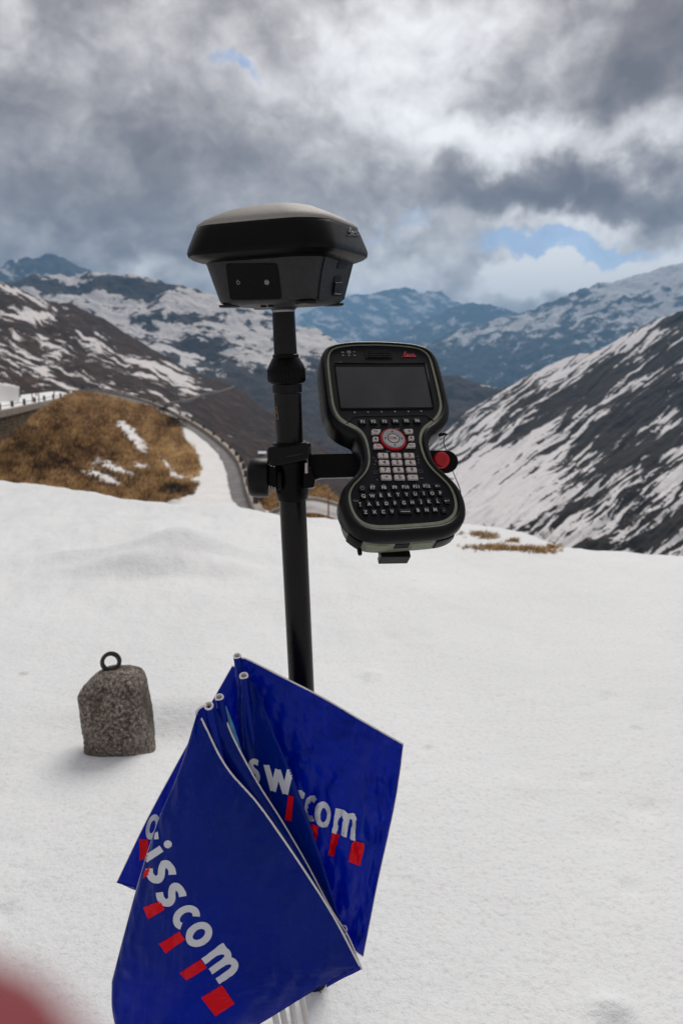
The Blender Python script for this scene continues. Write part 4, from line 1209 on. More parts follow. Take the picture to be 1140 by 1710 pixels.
# script logo on the receiver's band, near its right corner
def band_pt(px, py, lift=.0006):
    d = (FWD + RIGHT * ((px - CX) / F_PX) + UP * (-(py - CY) / F_PX)).normalized(); h = bvh_band.ray_cast(CAM, d)
    return (h[0] + h[1] * (lift if h[1].dot(d) < 0 else -lift)) if h[0] is not None else None
bo = [o for o in COL.objects if o.name == 'upper_band'][0]
bvh_band = BVHTree.FromPolygons([v.co + Vector(rc.location) for v in bo.data.vertices], [tuple(p.vertices) for p in bo.data.polygons])
LOGO = [[(0, .35), (.08, .3), (.16, .6), (.2, 1.0), (.14, 1.05), (.1, .7), (.1, .25), (.18, .0), (.28, .08)], [(.28, .2), (.36, .35), (.34, .52), (.28, .42), (.28, .15), (.36, .02), (.44, .15)],
        [(.46, .5), (.46, .1), (.52, .02), (.57, .12)], [(.68, .45), (.62, .5), (.58, .25), (.62, .04), (.70, .1)], [(.86, .5), (.76, .5), (.73, .2), (.80, .02), (.87, .35), (.88, .1), (.95, .02), (1.0, .1)],
        [(-.1, -.22), (.4, -.12), (1.02, -.16)]]
def logo(fn, rad_, m, parent):
    for st in LOGO:
        pts = [fn(x, y) for x, y, _ in cat([(a, b, 0) for a, b in st], 4)]; pts = [p for p in pts if p is not None]
        if len(pts) > 2: tube('logo', pts, rad_, m, parent, 5)
logo(lambda x, y: band_pt(580 + 17 * x + 1.5 * y, 391 - 11 * y + 2 * x), .00055, M['body'], rc)

# ------------------------------------------------------------------ field controller
C0 = P(655, 750, 0.875)
def camvec(x, y, z): return RIGHT * x + UP * y - FWD * z
vV = camvec(-0.13, 0.83, -0.54).normalized(); uV = camvec(1, 0, -0.24); uV = (uV - vV * uV.dot(vV)).normalized()
PC = Plane(C0, uV, uV.cross(vV)); assert PC.v.dot(vV) > .99
Z = lambda x, y: PC.hit(520 + x / 4.222, 560 + y / 4.222)
fc = thing('field_controller', tuple(PC.pt(0, -.12, -.04)), 'rugged black and sage handheld controller with screen and keyboard held beside the pole', 'controller')
SAGE = [(122, 160), (145, 105), (220, 83), (330, 73), (500, 73), (650, 82), (740, 95), (795, 118), (825, 160), (848, 240), (873, 340), (895, 440), (903, 500), (888, 555), (850, 600), (795, 640), (765, 685), (757, 740), (768, 800), (800, 885), (850, 950),
        (915, 1010), (970, 1070), (1000, 1140), (1010, 1205), (995, 1260), (950, 1300), (880, 1320), (700, 1335), (520, 1345), (420, 1340), (345, 1310), (300, 1250), (276, 1180), (272, 1120), (298, 1062), (350, 1010), (395, 950), (412, 880),
        (402, 790), (380, 715), (345, 668), (290, 632), (230, 605), (185, 560), (157, 490), (143, 400), (131, 300), (122, 220)]
loop = cat([(*Z(*p), 0) for p in SAGE], 8, closed=True)[:, :2]
L_ = np.r_[0, np.cumsum(np.linalg.norm(np.diff(np.r_[loop, loop[:1]], axis=0), axis=1))]; s_ = np.linspace(0, L_[-1], 241)[:-1]; cl2 = np.r_[loop, loop[:1]]
loop = np.stack([np.interp(s_, L_, cl2[:, 0]), np.interp(s_, L_, cl2[:, 1])], 1)
for _ in range(3): loop = (np.roll(loop, 1, 0) + 2 * loop + np.roll(loop, -1, 0)) / 4
tg = np.roll(loop, -1, 0) - np.roll(loop, 1, 0); tg /= np.linalg.norm(tg, axis=1)[:, None]
area = 0.5 * np.sum(loop[:, 0] * np.roll(loop[:, 1], -1) - np.roll(loop[:, 0], -1) * loop[:, 1])
nrm = np.stack([tg[:, 1], -tg[:, 0]], 1) * (1 if area > 0 else -1)
if area < 0: loop = loop[::-1]; nrm = nrm[::-1]
OFF = 0.0118 - 0.0062 * nrm[:, 1]
for _ in range(6): OFF = (np.roll(OFF, 1) + 2 * OFF + np.roll(OFF, -1)) / 4


SIDE = np.maximum(np.clip(1 + nrm[:, 1] * 1.15, 0, 1), sstep(-.10, -.07, loop[:, 1]))
for _ in range(6): SIDE = (np.roll(SIDE, 1) + 2 * SIDE + np.roll(SIDE, -1)) / 4


def cring(f, n_, extra=0.0, sn=0.0, se=0.0):
    q = loop + nrm * (OFF * f + extra + se * SIDE)[:, None]; return [PC.pt(a, b, n_ + sn * s_) for (a, b), s_ in zip(q, SIDE)]


def cpt(i, f, n_, extra=0.0):
    q = loop[i % 240] + nrm[i % 240] * (OFF[i % 240] * f + extra); return PC.pt(q[0], q[1], n_)


o = rings_obj('faceplate', [cring(0.0, -.004), cring(0.05, 0.0)], M['face'], fc, smooth=False)
o = rings_obj('sage_line', [cring(-.02, 0.0003), cring(-.02, 0.0012), cring(0.22, 0.0014), cring(.23, 0.0)], M['sage'], fc, (False, False), False)
o = rings_obj('front_bumper', [cring(.23, -.002), cring(.23, .0012), cring(.29, .0030), cring(.45, .0040), cring(.72, .0036), cring(.90, .0016), cring(.99, -.002), cring(1.0, -.006), cring(1.0, -.0085, 0, -.012), cring(.96, -.010, 0, -.014), cring(.7, -.0105, 0, -.014)], M['matte'], fc, (False, False)); sharp(o, 50)
o = rings_obj('casing', [cring(.7, -.0106, 0, -.014, -.002), cring(.93, -.0106, 0, -.014, -.002), cring(.95, -.016, 0, -.010, -.002), cring(.92, -.029, 0, .001, -.004), cring(.80, -.032, 0, .003, -.006), cring(.5, -.033, 0, .003, -.006)], M['sage'], fc, (False, True)); sharp(o, 40)
o = rings_obj('rear_bumper', [cring(.6, -.0332, 0, 0, -.007), cring(.74, -.0332, 0, 0, -.007), cring(.70, -.036, 0, 0, -.007), cring(.45, -.041, 0, 0, -.007), cring(.1, -.042, 0, 0, -.007)], M['matte'], fc, (False, True)); sharp(o, 40)
# a dark seam across the sage line where the upper and lower mouldings meet
for zx, zy, dx, dy in ((258, 612, 12, -16), (845, 597, 12, 14)):
    tube('line_break', [PC.pt(*Z(zx - dx, zy - dy), .0015), PC.pt(*Z(zx + dx, zy + dy), .0015)], .0007, M['face'], fc, 6)
tube('panel_seam', [PC.pt(*Z(x, y), .0002) for x, y, _ in cat([(262, 606, 0), (300, 577, 0), (340, 570, 0), (560, 567, 0), (780, 562, 0), (815, 572, 0), (845, 597, 0)], 5)], .0004, M['panel'], fc, 5)


def nearest_i(zx, zy):
    a = np.array(Z(zx, zy)); return int(np.argmin(np.linalg.norm(loop + nrm * OFF[:, None] - a, axis=1)))


def skirt(name, z0, z1, rows, m):
    """piece wrapped on the casing side between two places on the outline; rows: (f, n, extra)"""
    i0, i1 = nearest_i(*z0), nearest_i(*z1)
    if (i1 - i0) % 240 > 120: i0, i1 = i1, i0
    ids = [i0 + k for k in range((i1 - i0) % 240 + 1)]; ringsl = [[cpt(i, f, n_, e) for i in ids] for f, n_, e in rows]; n = len(ids)
    vs = [p for r_ in ringsl for p in r_]; fs = [tuple(q) for q in grid_faces(len(rows), n).tolist()]
    fs += [tuple(k * n for k in range(len(rows))), tuple((k + 1) * n - 1 for k in range(len(rows)))[::-1]]
    o = mesh(name, vs, fs, m, fc, True); sharp(o, 35); return o


skirt('corner_cap', (255, 1395), (372, 1445), [(.9, -.011, -.001), (.95, -.011, .0016), (.95, -.016, .0022), (.92, -.026, .0018), (.9, -.028, -.001)], M['matte'])
skirt('corner_cap', (915, 1440), (1040, 1375), [(.9, -.011, -.001), (.95, -.011, .0016), (.95, -.016, .0022), (.92, -.026, .0018), (.9, -.028, -.001)], M['matte'])
skirt('port_cover', (420, 1443), (560, 1444), [(.9, -.012, -.001), (.95, -.0125, .0006), (.94, -.0245, .0006), (.9, -.0250, -.001)], M['sage'])
skirt('port_cover', (740, 1443), (890, 1440), [(.9, -.012, -.001), (.95, -.0125, .0006), (.94, -.0245, .0006), (.9, -.0250, -.001)], M['sage'])
skirt('docking_port', (605, 1443), (712, 1443), [(.9, -.0115, -.001), (.95, -.0115, .0008), (.94, -.0200, .0008), (.9, -.0205, -.001)], M['panel'])
# docking shoe of the bracket below the casing
ib = nearest_i(625, 1443); cb = loop[ib] + nrm[ib] * OFF[ib]
def shoe(du0, du1, n0, n1, dv0, dv1, name, m, parent):
    vs = [PC.pt(cb[0] + a, cb[1] + b, c_) for c_ in (n0, n1) for a, b in ((du0, dv0), (du1, dv0), (du1, dv1), (du0, dv1))]
    return bevel(mesh(name, vs, [(0, 3, 2, 1), (4, 5, 6, 7), (0, 1, 5, 4), (1, 2, 6, 5), (2, 3, 7, 6), (3, 0, 4, 7)], m, parent, False), .001, 2)
shoe(-.016, .0185, -.029, -.045, -.005, .003, 'docking_shoe', M['matte'], cl)
shoe(-.014, .0165, -.040, -.0455, -.002, .10, 'docking_plate', M['black'], cl)
ip = nearest_i(372, 1445); q = loop[ip] + nrm[ip] * OFF[ip]
lathe('stylus_holder_peg', PC.pt(q[0], q[1] - .001, -.027), -PC.v, [(-.003, .0026), (.004, .0026), (.0055, .0018)], M['matte'], fc, 14)

# screen recessed in a black frame
scr = [Z(160, 200), Z(802, 200), Z(860, 518), Z(200, 524)]
slab('screen_frame', PC, rounded(scr, .003), .0002, .0009, M['panel'], fc, .0003)
slab('screen', PC, rounded([Z(168, 228), Z(790, 226), Z(848, 510), Z(206, 515)], .001), .0009, .0012, M['glass'], fc)
for a, b in ((Z(160, 200), Z(802, 200)), (Z(802, 200), Z(860, 518))):
    tube('screen_lip', [PC.pt(*a, .0012), PC.pt(*b, .0012)], .0007, M['face'], fc, 6)
for x, y in ((303, 543), (398, 541), (493, 540), (588, 538), (682, 537), (773, 535)):
    c = Z(x, y); s = .0011; slab('arrow_mark', PC, [(c[0] - s, c[1] + s * .6), (c[0] + s, c[1] + s * .6), (c[0], c[1] - s)], .0001, .0004, M['ink'], fc)
# loudspeaker slots
slab('speaker_grille', PC, rounded([Z(372, 106), Z(566, 106), Z(572, 164), Z(378, 164)], .002), .0001, .0007, M['panel'], fc)
for y in (116, 128, 140, 152): slab('grille_bar', PC, rounded([Z(396, y - 3), Z(548, y - 3), Z(549, y + 3), Z(397, y + 3)], .0008), .0007, .0015, M['face'], fc)
logo(lambda x, y: PC.pt(Z(645 + 88 * x, 146 - 28 * y)[0], Z(645 + 88 * x, 146 - 28 * y)[1], .0004), .00055, M['redink'], fc)
# status symbols
for x, kind in ((221, 'batt'), (262, 'ring'), (301, 'wave')):
    c = Z(x, 119)
    if kind == 'batt': slab('symbol', PC, [(c[0] - .0022, c[1] - .0009), (c[0] + .0018, c[1] - .0009), (c[0] + .0018, c[1] + .0009), (c[0] - .0022, c[1] + .0009)], .0001, .0003, M['inkdim'], fc)
    elif kind == 'ring':
        ringmesh('symbol', PC, c, .0019, .0008, .0003, M['ink'], fc); slab('symbol', PC, [(c[0] + .002, c[1] + .0018), (c[0] + .0028, c[1] + .0018), (c[0] + .0028, c[1] + .0026), (c[0] + .002, c[1] + .0026)], .0001, .0003, M['ink'], fc)
    else:
        for r_ in (.0008, .0016, .0024): ringmesh('symbol', PC, (c[0], c[1] - .001), r_, .0004, .0003, M['inkdim'], fc, rad(40), rad(140), 10)
    c = Z(x + 1, 141); slab('indicator', PC, rounded([(c[0] - .0015, c[1] - .0008), (c[0] + .0015, c[1] - .0008), (c[0] + .0015, c[1] + .0008), (c[0] - .0015, c[1] + .0008)], .0008), .0001, .0005, M['inkdim'], fc)
for x in (172, 190, 200, 210): c = Z(x, 189); slab('symbol', PC, [(c[0] - .0006, c[1] - .0004), (c[0] + .0006, c[1] - .0004), (c[0] + .0006, c[1] + .0004), (c[0] - .0006, c[1] + .0004)], .0001, .0003, M['inkdim'], fc)

# keys
def key(x, y, w, h, leg, m, ink, hgt, size, shape=None, bold=.022):
    size *= 1.12
    c = Z(x, y)
    if shape: pts = [Z(*p) for p in shape]
    else: W_, H_ = abs(Z(x + w / 2, y)[0] - Z(x - w / 2, y)[0]) / 2, abs(Z(x, y + h / 2)[1] - Z(x, y - h / 2)[1]) / 2; pts = [(c[0] - W_, c[1] - H_), (c[0] + W_, c[1] - H_), (c[0] + W_, c[1] + H_), (c[0] - W_, c[1] + H_)]
    k = slab('key', PC, rounded(pts, .0012, 3), 0.0, hgt, m, fc, .0003, 2, 0.10)
    PM[k.name] = PM[fc.name]
    if leg: text_on('key_legend', PC, leg, c, size, ink, k, hgt + .00012, bold)
    return k, c


for i, (x, y) in enumerate(((357, 610), (434, 609), (512, 608), (590, 606), (667, 604), (743, 603))): key(x, y + 4, 54, 34, 'F%d' % (i + 1), M['key'], M['ink'], .0018, .0052)
def icon(k, c, kind, hgt, ink):
    n0 = hgt + .00015; s = .0014
    if kind == 'home': slab('key_legend', PC, [(c[0] - s, c[1] - s), (c[0] + s, c[1] - s), (c[0] + s, c[1]), (c[0] + s * 1.4, c[1]), (c[0], c[1] + s * 1.2), (c[0] - s * 1.4, c[1]), (c[0] - s, c[1])], n0, n0 + .0002, ink, k)
    if kind == 'star': slab('key_legend', PC, [(c[0] + math.cos(math.pi / 2 + i * math.pi / 5) * s * (1.5 if i % 2 == 0 else .65), c[1] + math.sin(math.pi / 2 + i * math.pi / 5) * s * (1.5 if i % 2 == 0 else .65)) for i in range(10)], n0, n0 + .0002, ink, k)
    if kind == 'back':
        tube('key_legend', [PC.pt(c[0] + a * s, c[1] + b * s, n0) for a, b in ((-1.6, .6), (1.0, .6), (1.7, 0), (1.0, -.7), (-1.0, -.7))], .0003, ink, k, 5)
        slab('key_legend', PC, [(c[0] - 2.2 * s, c[1] + .6 * s), (c[0] - 1.2 * s, c[1] + 1.3 * s), (c[0] - 1.2 * s, c[1] - .1 * s)], n0, n0 + .0003, ink, k)
    if kind == 'camera':
        ringmesh('key_legend', PC, c, .0013, .0008, n0, ink, k); slab('key_legend', PC, [(c[0] + .0014, c[1] - .001), (c[0] + .0024, c[1] - .001), (c[0] + .0024, c[1] + .0008), (c[0] + .0014, c[1] + .0008)], n0, n0 + .0002, ink, k)
    if kind in ('enter', 'larrow'):
        pts = ((2.0, 1.0), (2.0, 0), (-1.2, 0)) if kind == 'enter' else ((2.0, 0), (0, 0), (-1.2, 0))
        tube('key_legend', [PC.pt(c[0] + a * s, c[1] + b * s, n0) for a, b in pts], .00032, ink, k, 5)
        slab('key_legend', PC, [(c[0] - 2.2 * s, c[1]), (c[0] - 1.0 * s, c[1] + .8 * s), (c[0] - 1.0 * s, c[1] - .8 * s)], n0, n0 + .0003, ink, k)


for (x, y, shp, kd) in ((450, 687, [(418, 672), (489, 671), (476, 703), (420, 705)], 'back'), (448, 739, [(426, 724), (468, 723), (472, 753), (428, 755)], 'home'), (468, 789, [(431, 773), (482, 773), (508, 803), (435, 805)], 'Fn'),
                        (682, 684, [(643, 669), (711, 668), (714, 698), (660, 700)], 'camera'), (698, 732, [(677, 718), (718, 717), (722, 746), (681, 748)], 'star'), (697, 783, [(680, 768), (727, 767), (732, 797), (663, 799)], 'enter')):
    k, c = key(x, y, 60, 32, 'Fn' if kd == 'Fn' else None, M['wkey'], M['redink'], .0028, .0050, shp)
    if kd != 'Fn': icon(k, c, kd, .0028, M['blackink'])
c = Z(573, 738); nn = PC.n; oc = PC.pt(*c, 0); rr = abs(Z(663, 738)[0] - Z(483, 738)[0]) / 2
kp = lathe('navigation_ring', oc, nn, [(0, rr), (.0015, rr), (.0024, rr * .97), (.0026, rr * .90), (.0018, rr * .86)], M['red'], fc, 48)
kp = lathe('navigation_pad', oc, nn, [(.0010, rr * .855), (.0032, rr * .85), (.0038, rr * .80), (.0034, rr * .50), (.0030, rr * .43)], M['ring'], fc, 48); PM[kp.name] = PM[fc.name]
for a in range(4):
    ca, sa = math.cos(a * math.pi / 2), math.sin(a * math.pi / 2); s = .0012; d0 = rr * .66
    slab('arrow_mark', PC, [(c[0] + ca * (d0 + s) , c[1] + sa * (d0 + s)), (c[0] + ca * (d0 - s) - sa * s * 1.1, c[1] + sa * (d0 - s) + ca * s * 1.1), (c[0] + ca * (d0 - s) + sa * s * 1.1, c[1] + sa * (d0 - s) - ca * s * 1.1)], .0036, .0040, M['blackink'], kp)
tube('pad_groove', [PC.pt(c[0] + math.cos(a) * rr * .43, c[1] + math.sin(a) * rr * .43, .0032) for a in np.linspace(0, 6.2832, 33)], .0004, M['panel'], kp, 5)
ok = lathe('ok_button', oc, nn, [(.001, rr * .40), (.0032, rr * .40), (.0038, rr * .36), (.0040, rr * .1)], M['wkey'], fc, 32); PM[ok.name] = PM[fc.name]
text_on('key_legend', PC, 'OK', c, .0062, M['blackink'], ok, .00425, .02)
for r_, (y, xs, tx) in enumerate(((853, (502, 594, 685), '123'), (903, (509, 601, 694), '456'), (955, (517, 610, 703), '789'), (1007, (525, 618, 711), '-0.'))):
    for x, ch in zip(xs, tx): key(x, y, 76, 34, ch, M['wkey'], M['blackink'], .0026, .0062 if ch not in '-.' else .009, bold=.035)
for x, y, s in ((430, 1075, 'F7'), (508, 1073, 'F8'), (584, 1072, 'F9'), (660, 1070, 'F10'), (735, 1067, 'F11'), (809, 1063, 'F12')): key(x, y + 5, 48, 34, s, M['key'], M['ink'], .0016, .0052)
k, c = key(885, 1068, 48, 34, None, M['key'], M['ink'], .0016, .005); icon(k, c, 'larrow', .0016, M['ink'])
c = Z(355, 1085); lathe('power_key', PC.pt(*c, 0), nn, [(0, .0042), (.0014, .004), (.0016, .0034)], M['key'], fc, 24); ringmesh('symbol', PC, c, .0020, .0004, .0018, M['inkdim'], fc)
for x, y, s in ((364, 1137, 'Q'), (425, 1135, 'W'), (486, 1132, 'E'), (547, 1129, 'R'), (607, 1127, 'T'), (667, 1125, 'Y'), (727, 1122, 'U'), (788, 1119, 'I'), (847, 1117, 'O'), (905, 1115, 'P'),
                (403, 1193, 'A'), (464, 1191, 'S'), (526, 1189, 'D'), (586, 1187, 'F'), (648, 1184, 'G'), (707, 1181, 'H'), (767, 1178, 'J'), (826, 1175, 'K'), (887, 1173, 'L'),
                (379, 1250, 'Z'), (441, 1249, 'X'), (503, 1248, 'C'), (565, 1244, 'V'), (748, 1236, 'B'), (808, 1234, 'N'), (868, 1232, 'M'), (930, 1238, '.')): key(x, y + 3, 38, 38, s, M['key'], M['ink'], .0018, .0052)
k, c = key(340, 1199, 30, 42, None, M['key'], M['ink'], .0018, .005); s = .0016
for (a, b, e, f) in ((-.9, 1.3, .9, 1.3), (0, 1.3, 0, -1.4), (-.5, -1.4, .5, -1.4)): tube('key_legend', [PC.pt(c[0] + a * s, c[1] + b * s, .0021), PC.pt(c[0] + e * s, c[1] + f * s, .0021)], .0003, M['ink'], k, 5)
k, c = key(950, 1174, 42, 40, None, M['key'], M['ink'], .0018, .005); icon(k, c, 'enter', .0018, M['ink'])
k, c = key(658, 1249, 96, 34, None, M['key'], M['ink'], .0018, .005); tube('key_legend', [PC.pt(c[0] - .0055, c[1], .0020), PC.pt(c[0] + .0055, c[1], .0020)], .0005, M['ink'], k, 5)
# small printing round the keys
for x, y, s, sz in ((430, 1056, 'Del', .0028), (508, 1054, 'Alt', .0026), (312, 1167, 'Caps', .0030), (444, 662, 'PT', .0026), (603, 660, 'PgUp', .0026), (540, 819, 'PgDn', .0026), (735, 1051, '*', .004), (809, 1046, '+', .003)):
    text_on('printed_mark', PC, s, Z(x, y), sz, M['inkdim'], fc, .0002)
for x, y in ((438, 862), (445, 908), (462, 1018), (746, 852), (753, 898)):
    c = Z(x, y); s = .0007; slab('printed_mark', PC, [(c[0] - s, c[1] - s), (c[0] + s, c[1] - s), (c[0], c[1] + s)], .0001, .0003, M['inkdim'], fc)
for x, y in ((447, 886), (748, 877)): ringmesh('printed_mark', PC, Z(x, y), .0014, .0004, .0002, M['inkdim'], fc, rad(-80), rad(80), 10)
for x, y in ((452, 965), (768, 957)): c = Z(x, y); tube('printed_mark', [PC.pt(c[0] + a, c[1] + b, .0002) for a, b in ((-.0024, -.0017), (.0024, -.0017), (.0024, .0017), (-.0024, .0017), (-.0024, -.0017))], .00018, M['inkdim'], fc, 4)
c = Z(775, 1008); tube('printed_mark', [PC.pt(c[0] - .002, c[1], .0002), PC.pt(c[0] + .002, c[1], .0002)], .0004, M['inkdim'], fc, 4)
for x, y in ((423, 1111), (483, 1109), (544, 1107), (602, 1106), (664, 1103), (725, 1101), (786, 1098), (845, 1096), (902, 1094), (399, 1170), (461, 1168), (523, 1166), (584, 1164), (645, 1161), (704, 1158), (765, 1156), (824, 1153), (884, 1150)):
    text_on('printed_mark', PC, "!@#$%&/()=?*+-'"[(x * 7 + y) % 15], Z(x, y), .0019, M['inkdim'], fc, .0002)

# stylus and its cord
st = thing('stylus', tuple(P(738, 725, .90)), 'small stylus with a thin black cord at the right of the controller', 'stylus')
tube('stylus_tip', [P(733, 727, .905), P(738, 725, .903), P(744, 724.5, .902)], [.0022, .0024, .0016], M['matte'], st, 10)
tube('stylus_tip', [P(744, 724.5, .902), P(748.5, 723.5, .901)], [.0010, .0006], M['steel'], st, 8)
tube('cord', [P(*p) for p in cat([(747, 724, .90), (742, 730, .90), (740.5, 737, .90), (742, 745, .905), (746, 755, .915), (752, 775, .935), (757, 790, .925), (762, 802, .905), (767, 815, .895), (769, 826, .89), (766, 838, .885)], 5)], .0006, M['black'], st, 6)


# ------------------------------------------------------------------ blue flags on white rods
def surf(rows, nu=14, nv=14, wr=0.0, seed=0, corners=()):
    """smooth sheet through a grid of (px, py, depth); returns world points"""
    R1 = [cat(r_, nu) for r_ in rows]; n = len(R1[0]); A = np.array(R1); cols = [cat(A[:, j], nv, corners=corners) for j in range(n)]; G = np.transpose(np.array(cols), (1, 0, 2))
    px, py, d = G[..., 0], G[..., 1], G[..., 2]
    if wr:
        d = d + wr * (fbm(px / 60 + .3 * py / 60, py / 130, 4, seed) * 1.2 + 0.5 * fbm(px / 18, py / 60 + px / 40, 3, seed + 5)) + 0.25 * wr * fbm(px / 9, py / 14, 3, seed + 8)
    cx = (px - CX) / F_PX; cy = -(py - CY) / F_PX
    return np.stack([cx * d, d * (FWD.y + cy * UP.y), CAM.z + d * (FWD.z + cy * UP.z)], -1)


def cloth(G, parent, m=None, name='cloth'):
    f = grid_faces(*G.shape[:2]); o = mesh(name, G.reshape(-1, 3), f, m or M['vinyl'], parent)
    md = o.modifiers.new('thickness', 'SOLIDIFY'); md.thickness = 0.0005; md.offset = 0
    return o, BVHTree.FromPolygons([Vector(p) for p in G.reshape(-1, 3)], [tuple(q) for q in f.tolist()])


def on_cloth(bv, px, py, lift):
    d = (FWD + RIGHT * ((px - CX) / F_PX) + UP * (-(py - CY) / F_PX)).normalized(); h = bv.ray_cast(CAM, d)
    if h[0] is None: return None
    nn_ = h[1] if h[1].dot(d) < 0 else -h[1]; return h[0] + nn_ * lift


def print_on(bv, quads, lift, m, parent, name, clip=None, kw=4):
    """quads: list of strips, each (left points, right points) in pixels"""
    vs = []; fs = []
    for si, (A, B) in enumerate(quads):
        k = kw; idx = []
        for i in range(len(A)):
            row = []
            for q in range(k + 1):
                x, y = A[i] * (1 - q / k) + B[i] * (q / k)
                p = on_cloth(bv, x, y, lift + 0.00006 * si) if (clip is None or clip(x, y)) else None
                if p is None: row.append(-1)
                else: row.append(len(vs)); vs.append(p)
            idx.append(row)
        for i in range(len(A) - 1):
            for q in range(k):
                f = (idx[i][q], idx[i][q + 1], idx[i + 1][q + 1], idx[i + 1][q])
                if min(f) >= 0: fs.append(f)
    if fs: return mesh(name, vs, fs, m, parent, False)


def arc(cx, cy, rx, ry, a0, a1, k=30): return [(cx + rx * math.cos(rad(a0 + (a1 - a0) * i / k)), cy + ry * math.sin(rad(a0 + (a1 - a0) * i / k))) for i in range(k + 1)]
def sp(pts, n=6): return [tuple(p) for p in cat([(a, b, 0) for a, b in pts], n)[:, :2]]
def ln(a, b, k=12): return [(a[0] + (b[0] - a[0]) * i / k, a[1] + (b[1] - a[1]) * i / k) for i in range(k + 1)]
GL = {'o': (0.84, [arc(.42, .5, .31, .40, 0, 360, 40)]), 'c': (0.68, [arc(.42, .5, .31, .40, 55, 305, 30)]),
      's': (0.62, [sp([(.55, .85), (.36, .90), (.17, .84), (.13, .70), (.24, .57), (.42, .46), (.50, .31), (.42, .15), (.24, .10), (.05, .16)])]),
      'm': (1.22, [ln((.12, 0), (.12, 1.0)), sp([(.13, .62), (.22, .82), (.36, .90), (.52, .86), (.60, .66), (.60, .4), (.60, 0)]), sp([(.61, .62), (.70, .82), (.84, .90), (1.0, .86), (1.08, .66), (1.08, .4), (1.08, 0)])]),
      'i': (0.24, [ln((.12, 0), (.12, .98)), arc(.12, 1.26, .075, .075, 0, 360, 16)]),
      'w': (1.04, [ln((.06, 1), (.28, .02)), ln((.26, .02), (.52, .92)), ln((.50, .92), (.76, .02)), ln((.74, .02), (.98, 1))])}


def glyph(ch, c, ex, ey, w=.235):
    """strips in pixels: c is the letter's centre, ex and ey its axes"""
    adv, st_ = GL[ch]; out = []
    for i, s_ in enumerate(st_):
        a, b = ribbon(s_, (.15 if (ch == 'i' and i == 1) else w)); f = lambda q: np.array([[c[0] + (x - adv / 2) * ex[0] + (y - .5) * ey[0], c[1] + (x - adv / 2) * ex[1] + (y - .5) * ey[1]] for x, y in q]); out.append((f(a), f(b)))
    return out


def axes(ang, sx, sy, lean=0.0):
    a = rad(ang); ex = np.array([math.cos(a), math.sin(a)]) * sx; ey = np.array([math.sin(a), -math.cos(a)]) * sy + ex / sx * lean * sy; return ex, ey
def quadstrip(p, k=14):
    p = [np.array(q, float) for q in p]; A = np.array([p[0] * (1 - i / k) + p[1] * (i / k) for i in range(k + 1)]); B = np.array([p[3] * (1 - i / k) + p[2] * (i / k) for i in range(k + 1)]); return (A, B)


def rod(parent, top, bottom, r=0.0040, sl=0.42):
    a = P(*top); b = P(*bottom); b2 = b + (b - a) * ((b.z + 0.06) / (a.z - b.z)); tube('rod', [a, b, b2], r, M['rod'], parent, 14, (False, True))
    tube('sleeve', [a + (b - a) * k for k in (0.0, sl * .5, sl)], r + .0009, M['vinyl'], parent, 18, (False, False))


def ring_end(parent, px, py, d, r=0.0050, tilt=.55):
    ax = (Vector((0, 0, 1)) - FWD * tilt).normalized(); c = P(px, py, d)
    lathe('sleeve_end', c - ax * .0015, ax, [(0, r * .9), (.0006, r), (.0022, r), (.0028, r * .92), (.0028, r * .70), (.0015, r * .62), (-.003, r * .60)], M['white'], parent, 24, (False, False))


def edge(parent, G, idx, r, m, name='hem', lift=0.0):
    pts = idx(G); tube(name, [Vector(p) - FWD * lift for p in pts], r, m, parent, 8)


FG = 'blue flags on white rods bundled in front of the pole'
# back right flag
fD = thing('flag', tuple(P(512, 1700,.96)), 'widest blue flag at the back right of the bundle, spread open over the pole', 'flag', FG)
gD = surf([[(391, 1098, .897), (399, 1099, .889), (415, 1102, .884), (470, 1130, .880), (540, 1166, .878), (610, 1207, .880), (673, 1243, .888)],
           [(393, 1150, .902), (402, 1160, .893), (425, 1175, .886), (480, 1202, .878), (545, 1232, .876), (610, 1266, .881), (667, 1292, .892)],
           [(402, 1240, .912), (418, 1255, .904), (445, 1270, .896), (495, 1290, .888), (555, 1315, .885), (610, 1340, .889), (657, 1352, .899)],
           [(425, 1370, .930), (440, 1385, .922), (460, 1400, .914), (510, 1420, .906), (555, 1440, .902), (598, 1462, .905), (630, 1476, .913)],
           [(445, 1490, .950), (460, 1505, .942), (482, 1520, .934), (520, 1545, .926), (552, 1566, .922), (582, 1582, .924), (606, 1598, .930)]], 12, 16, 0.024, 3)
o, bD = cloth(gD, fD); edge(fD, gD, lambda g: g[0], .00105, M['white']); edge(fD, gD, lambda g: g[:, -1], .0006, M['white'], 'side_hem'); edge(fD, gD, lambda g: g[-1], .0008, M['white'])
ring_end(fD, 396, 1096, .889); rod(fD, (396.3, 1098, .889), (512, 1712, .970))
exD = np.array([31.0, 11.5]); eyD = np.array([6.0, -42.0])
print_on(bD, glyph('c', (518, 1349), exD, eyD) + glyph('o', (540, 1360), exD, eyD) + glyph('m', (576.5, 1376), exD, eyD) + glyph('s', (497, 1341), exD, eyD), .0014, M['flagwhite'], fD, 'lettering')
for q in ([(519, 1375), (533, 1380), (528, 1416), (516, 1410)], [(554.5, 1391), (567.5, 1393), (558.5, 1430), (547.5, 1427)], [(589.5, 1402), (608, 1409), (600, 1445), (581, 1439)]): print_on(bD, [quadstrip(q)], .0016, M['flagred'], fD, 'red_block', kw=12)

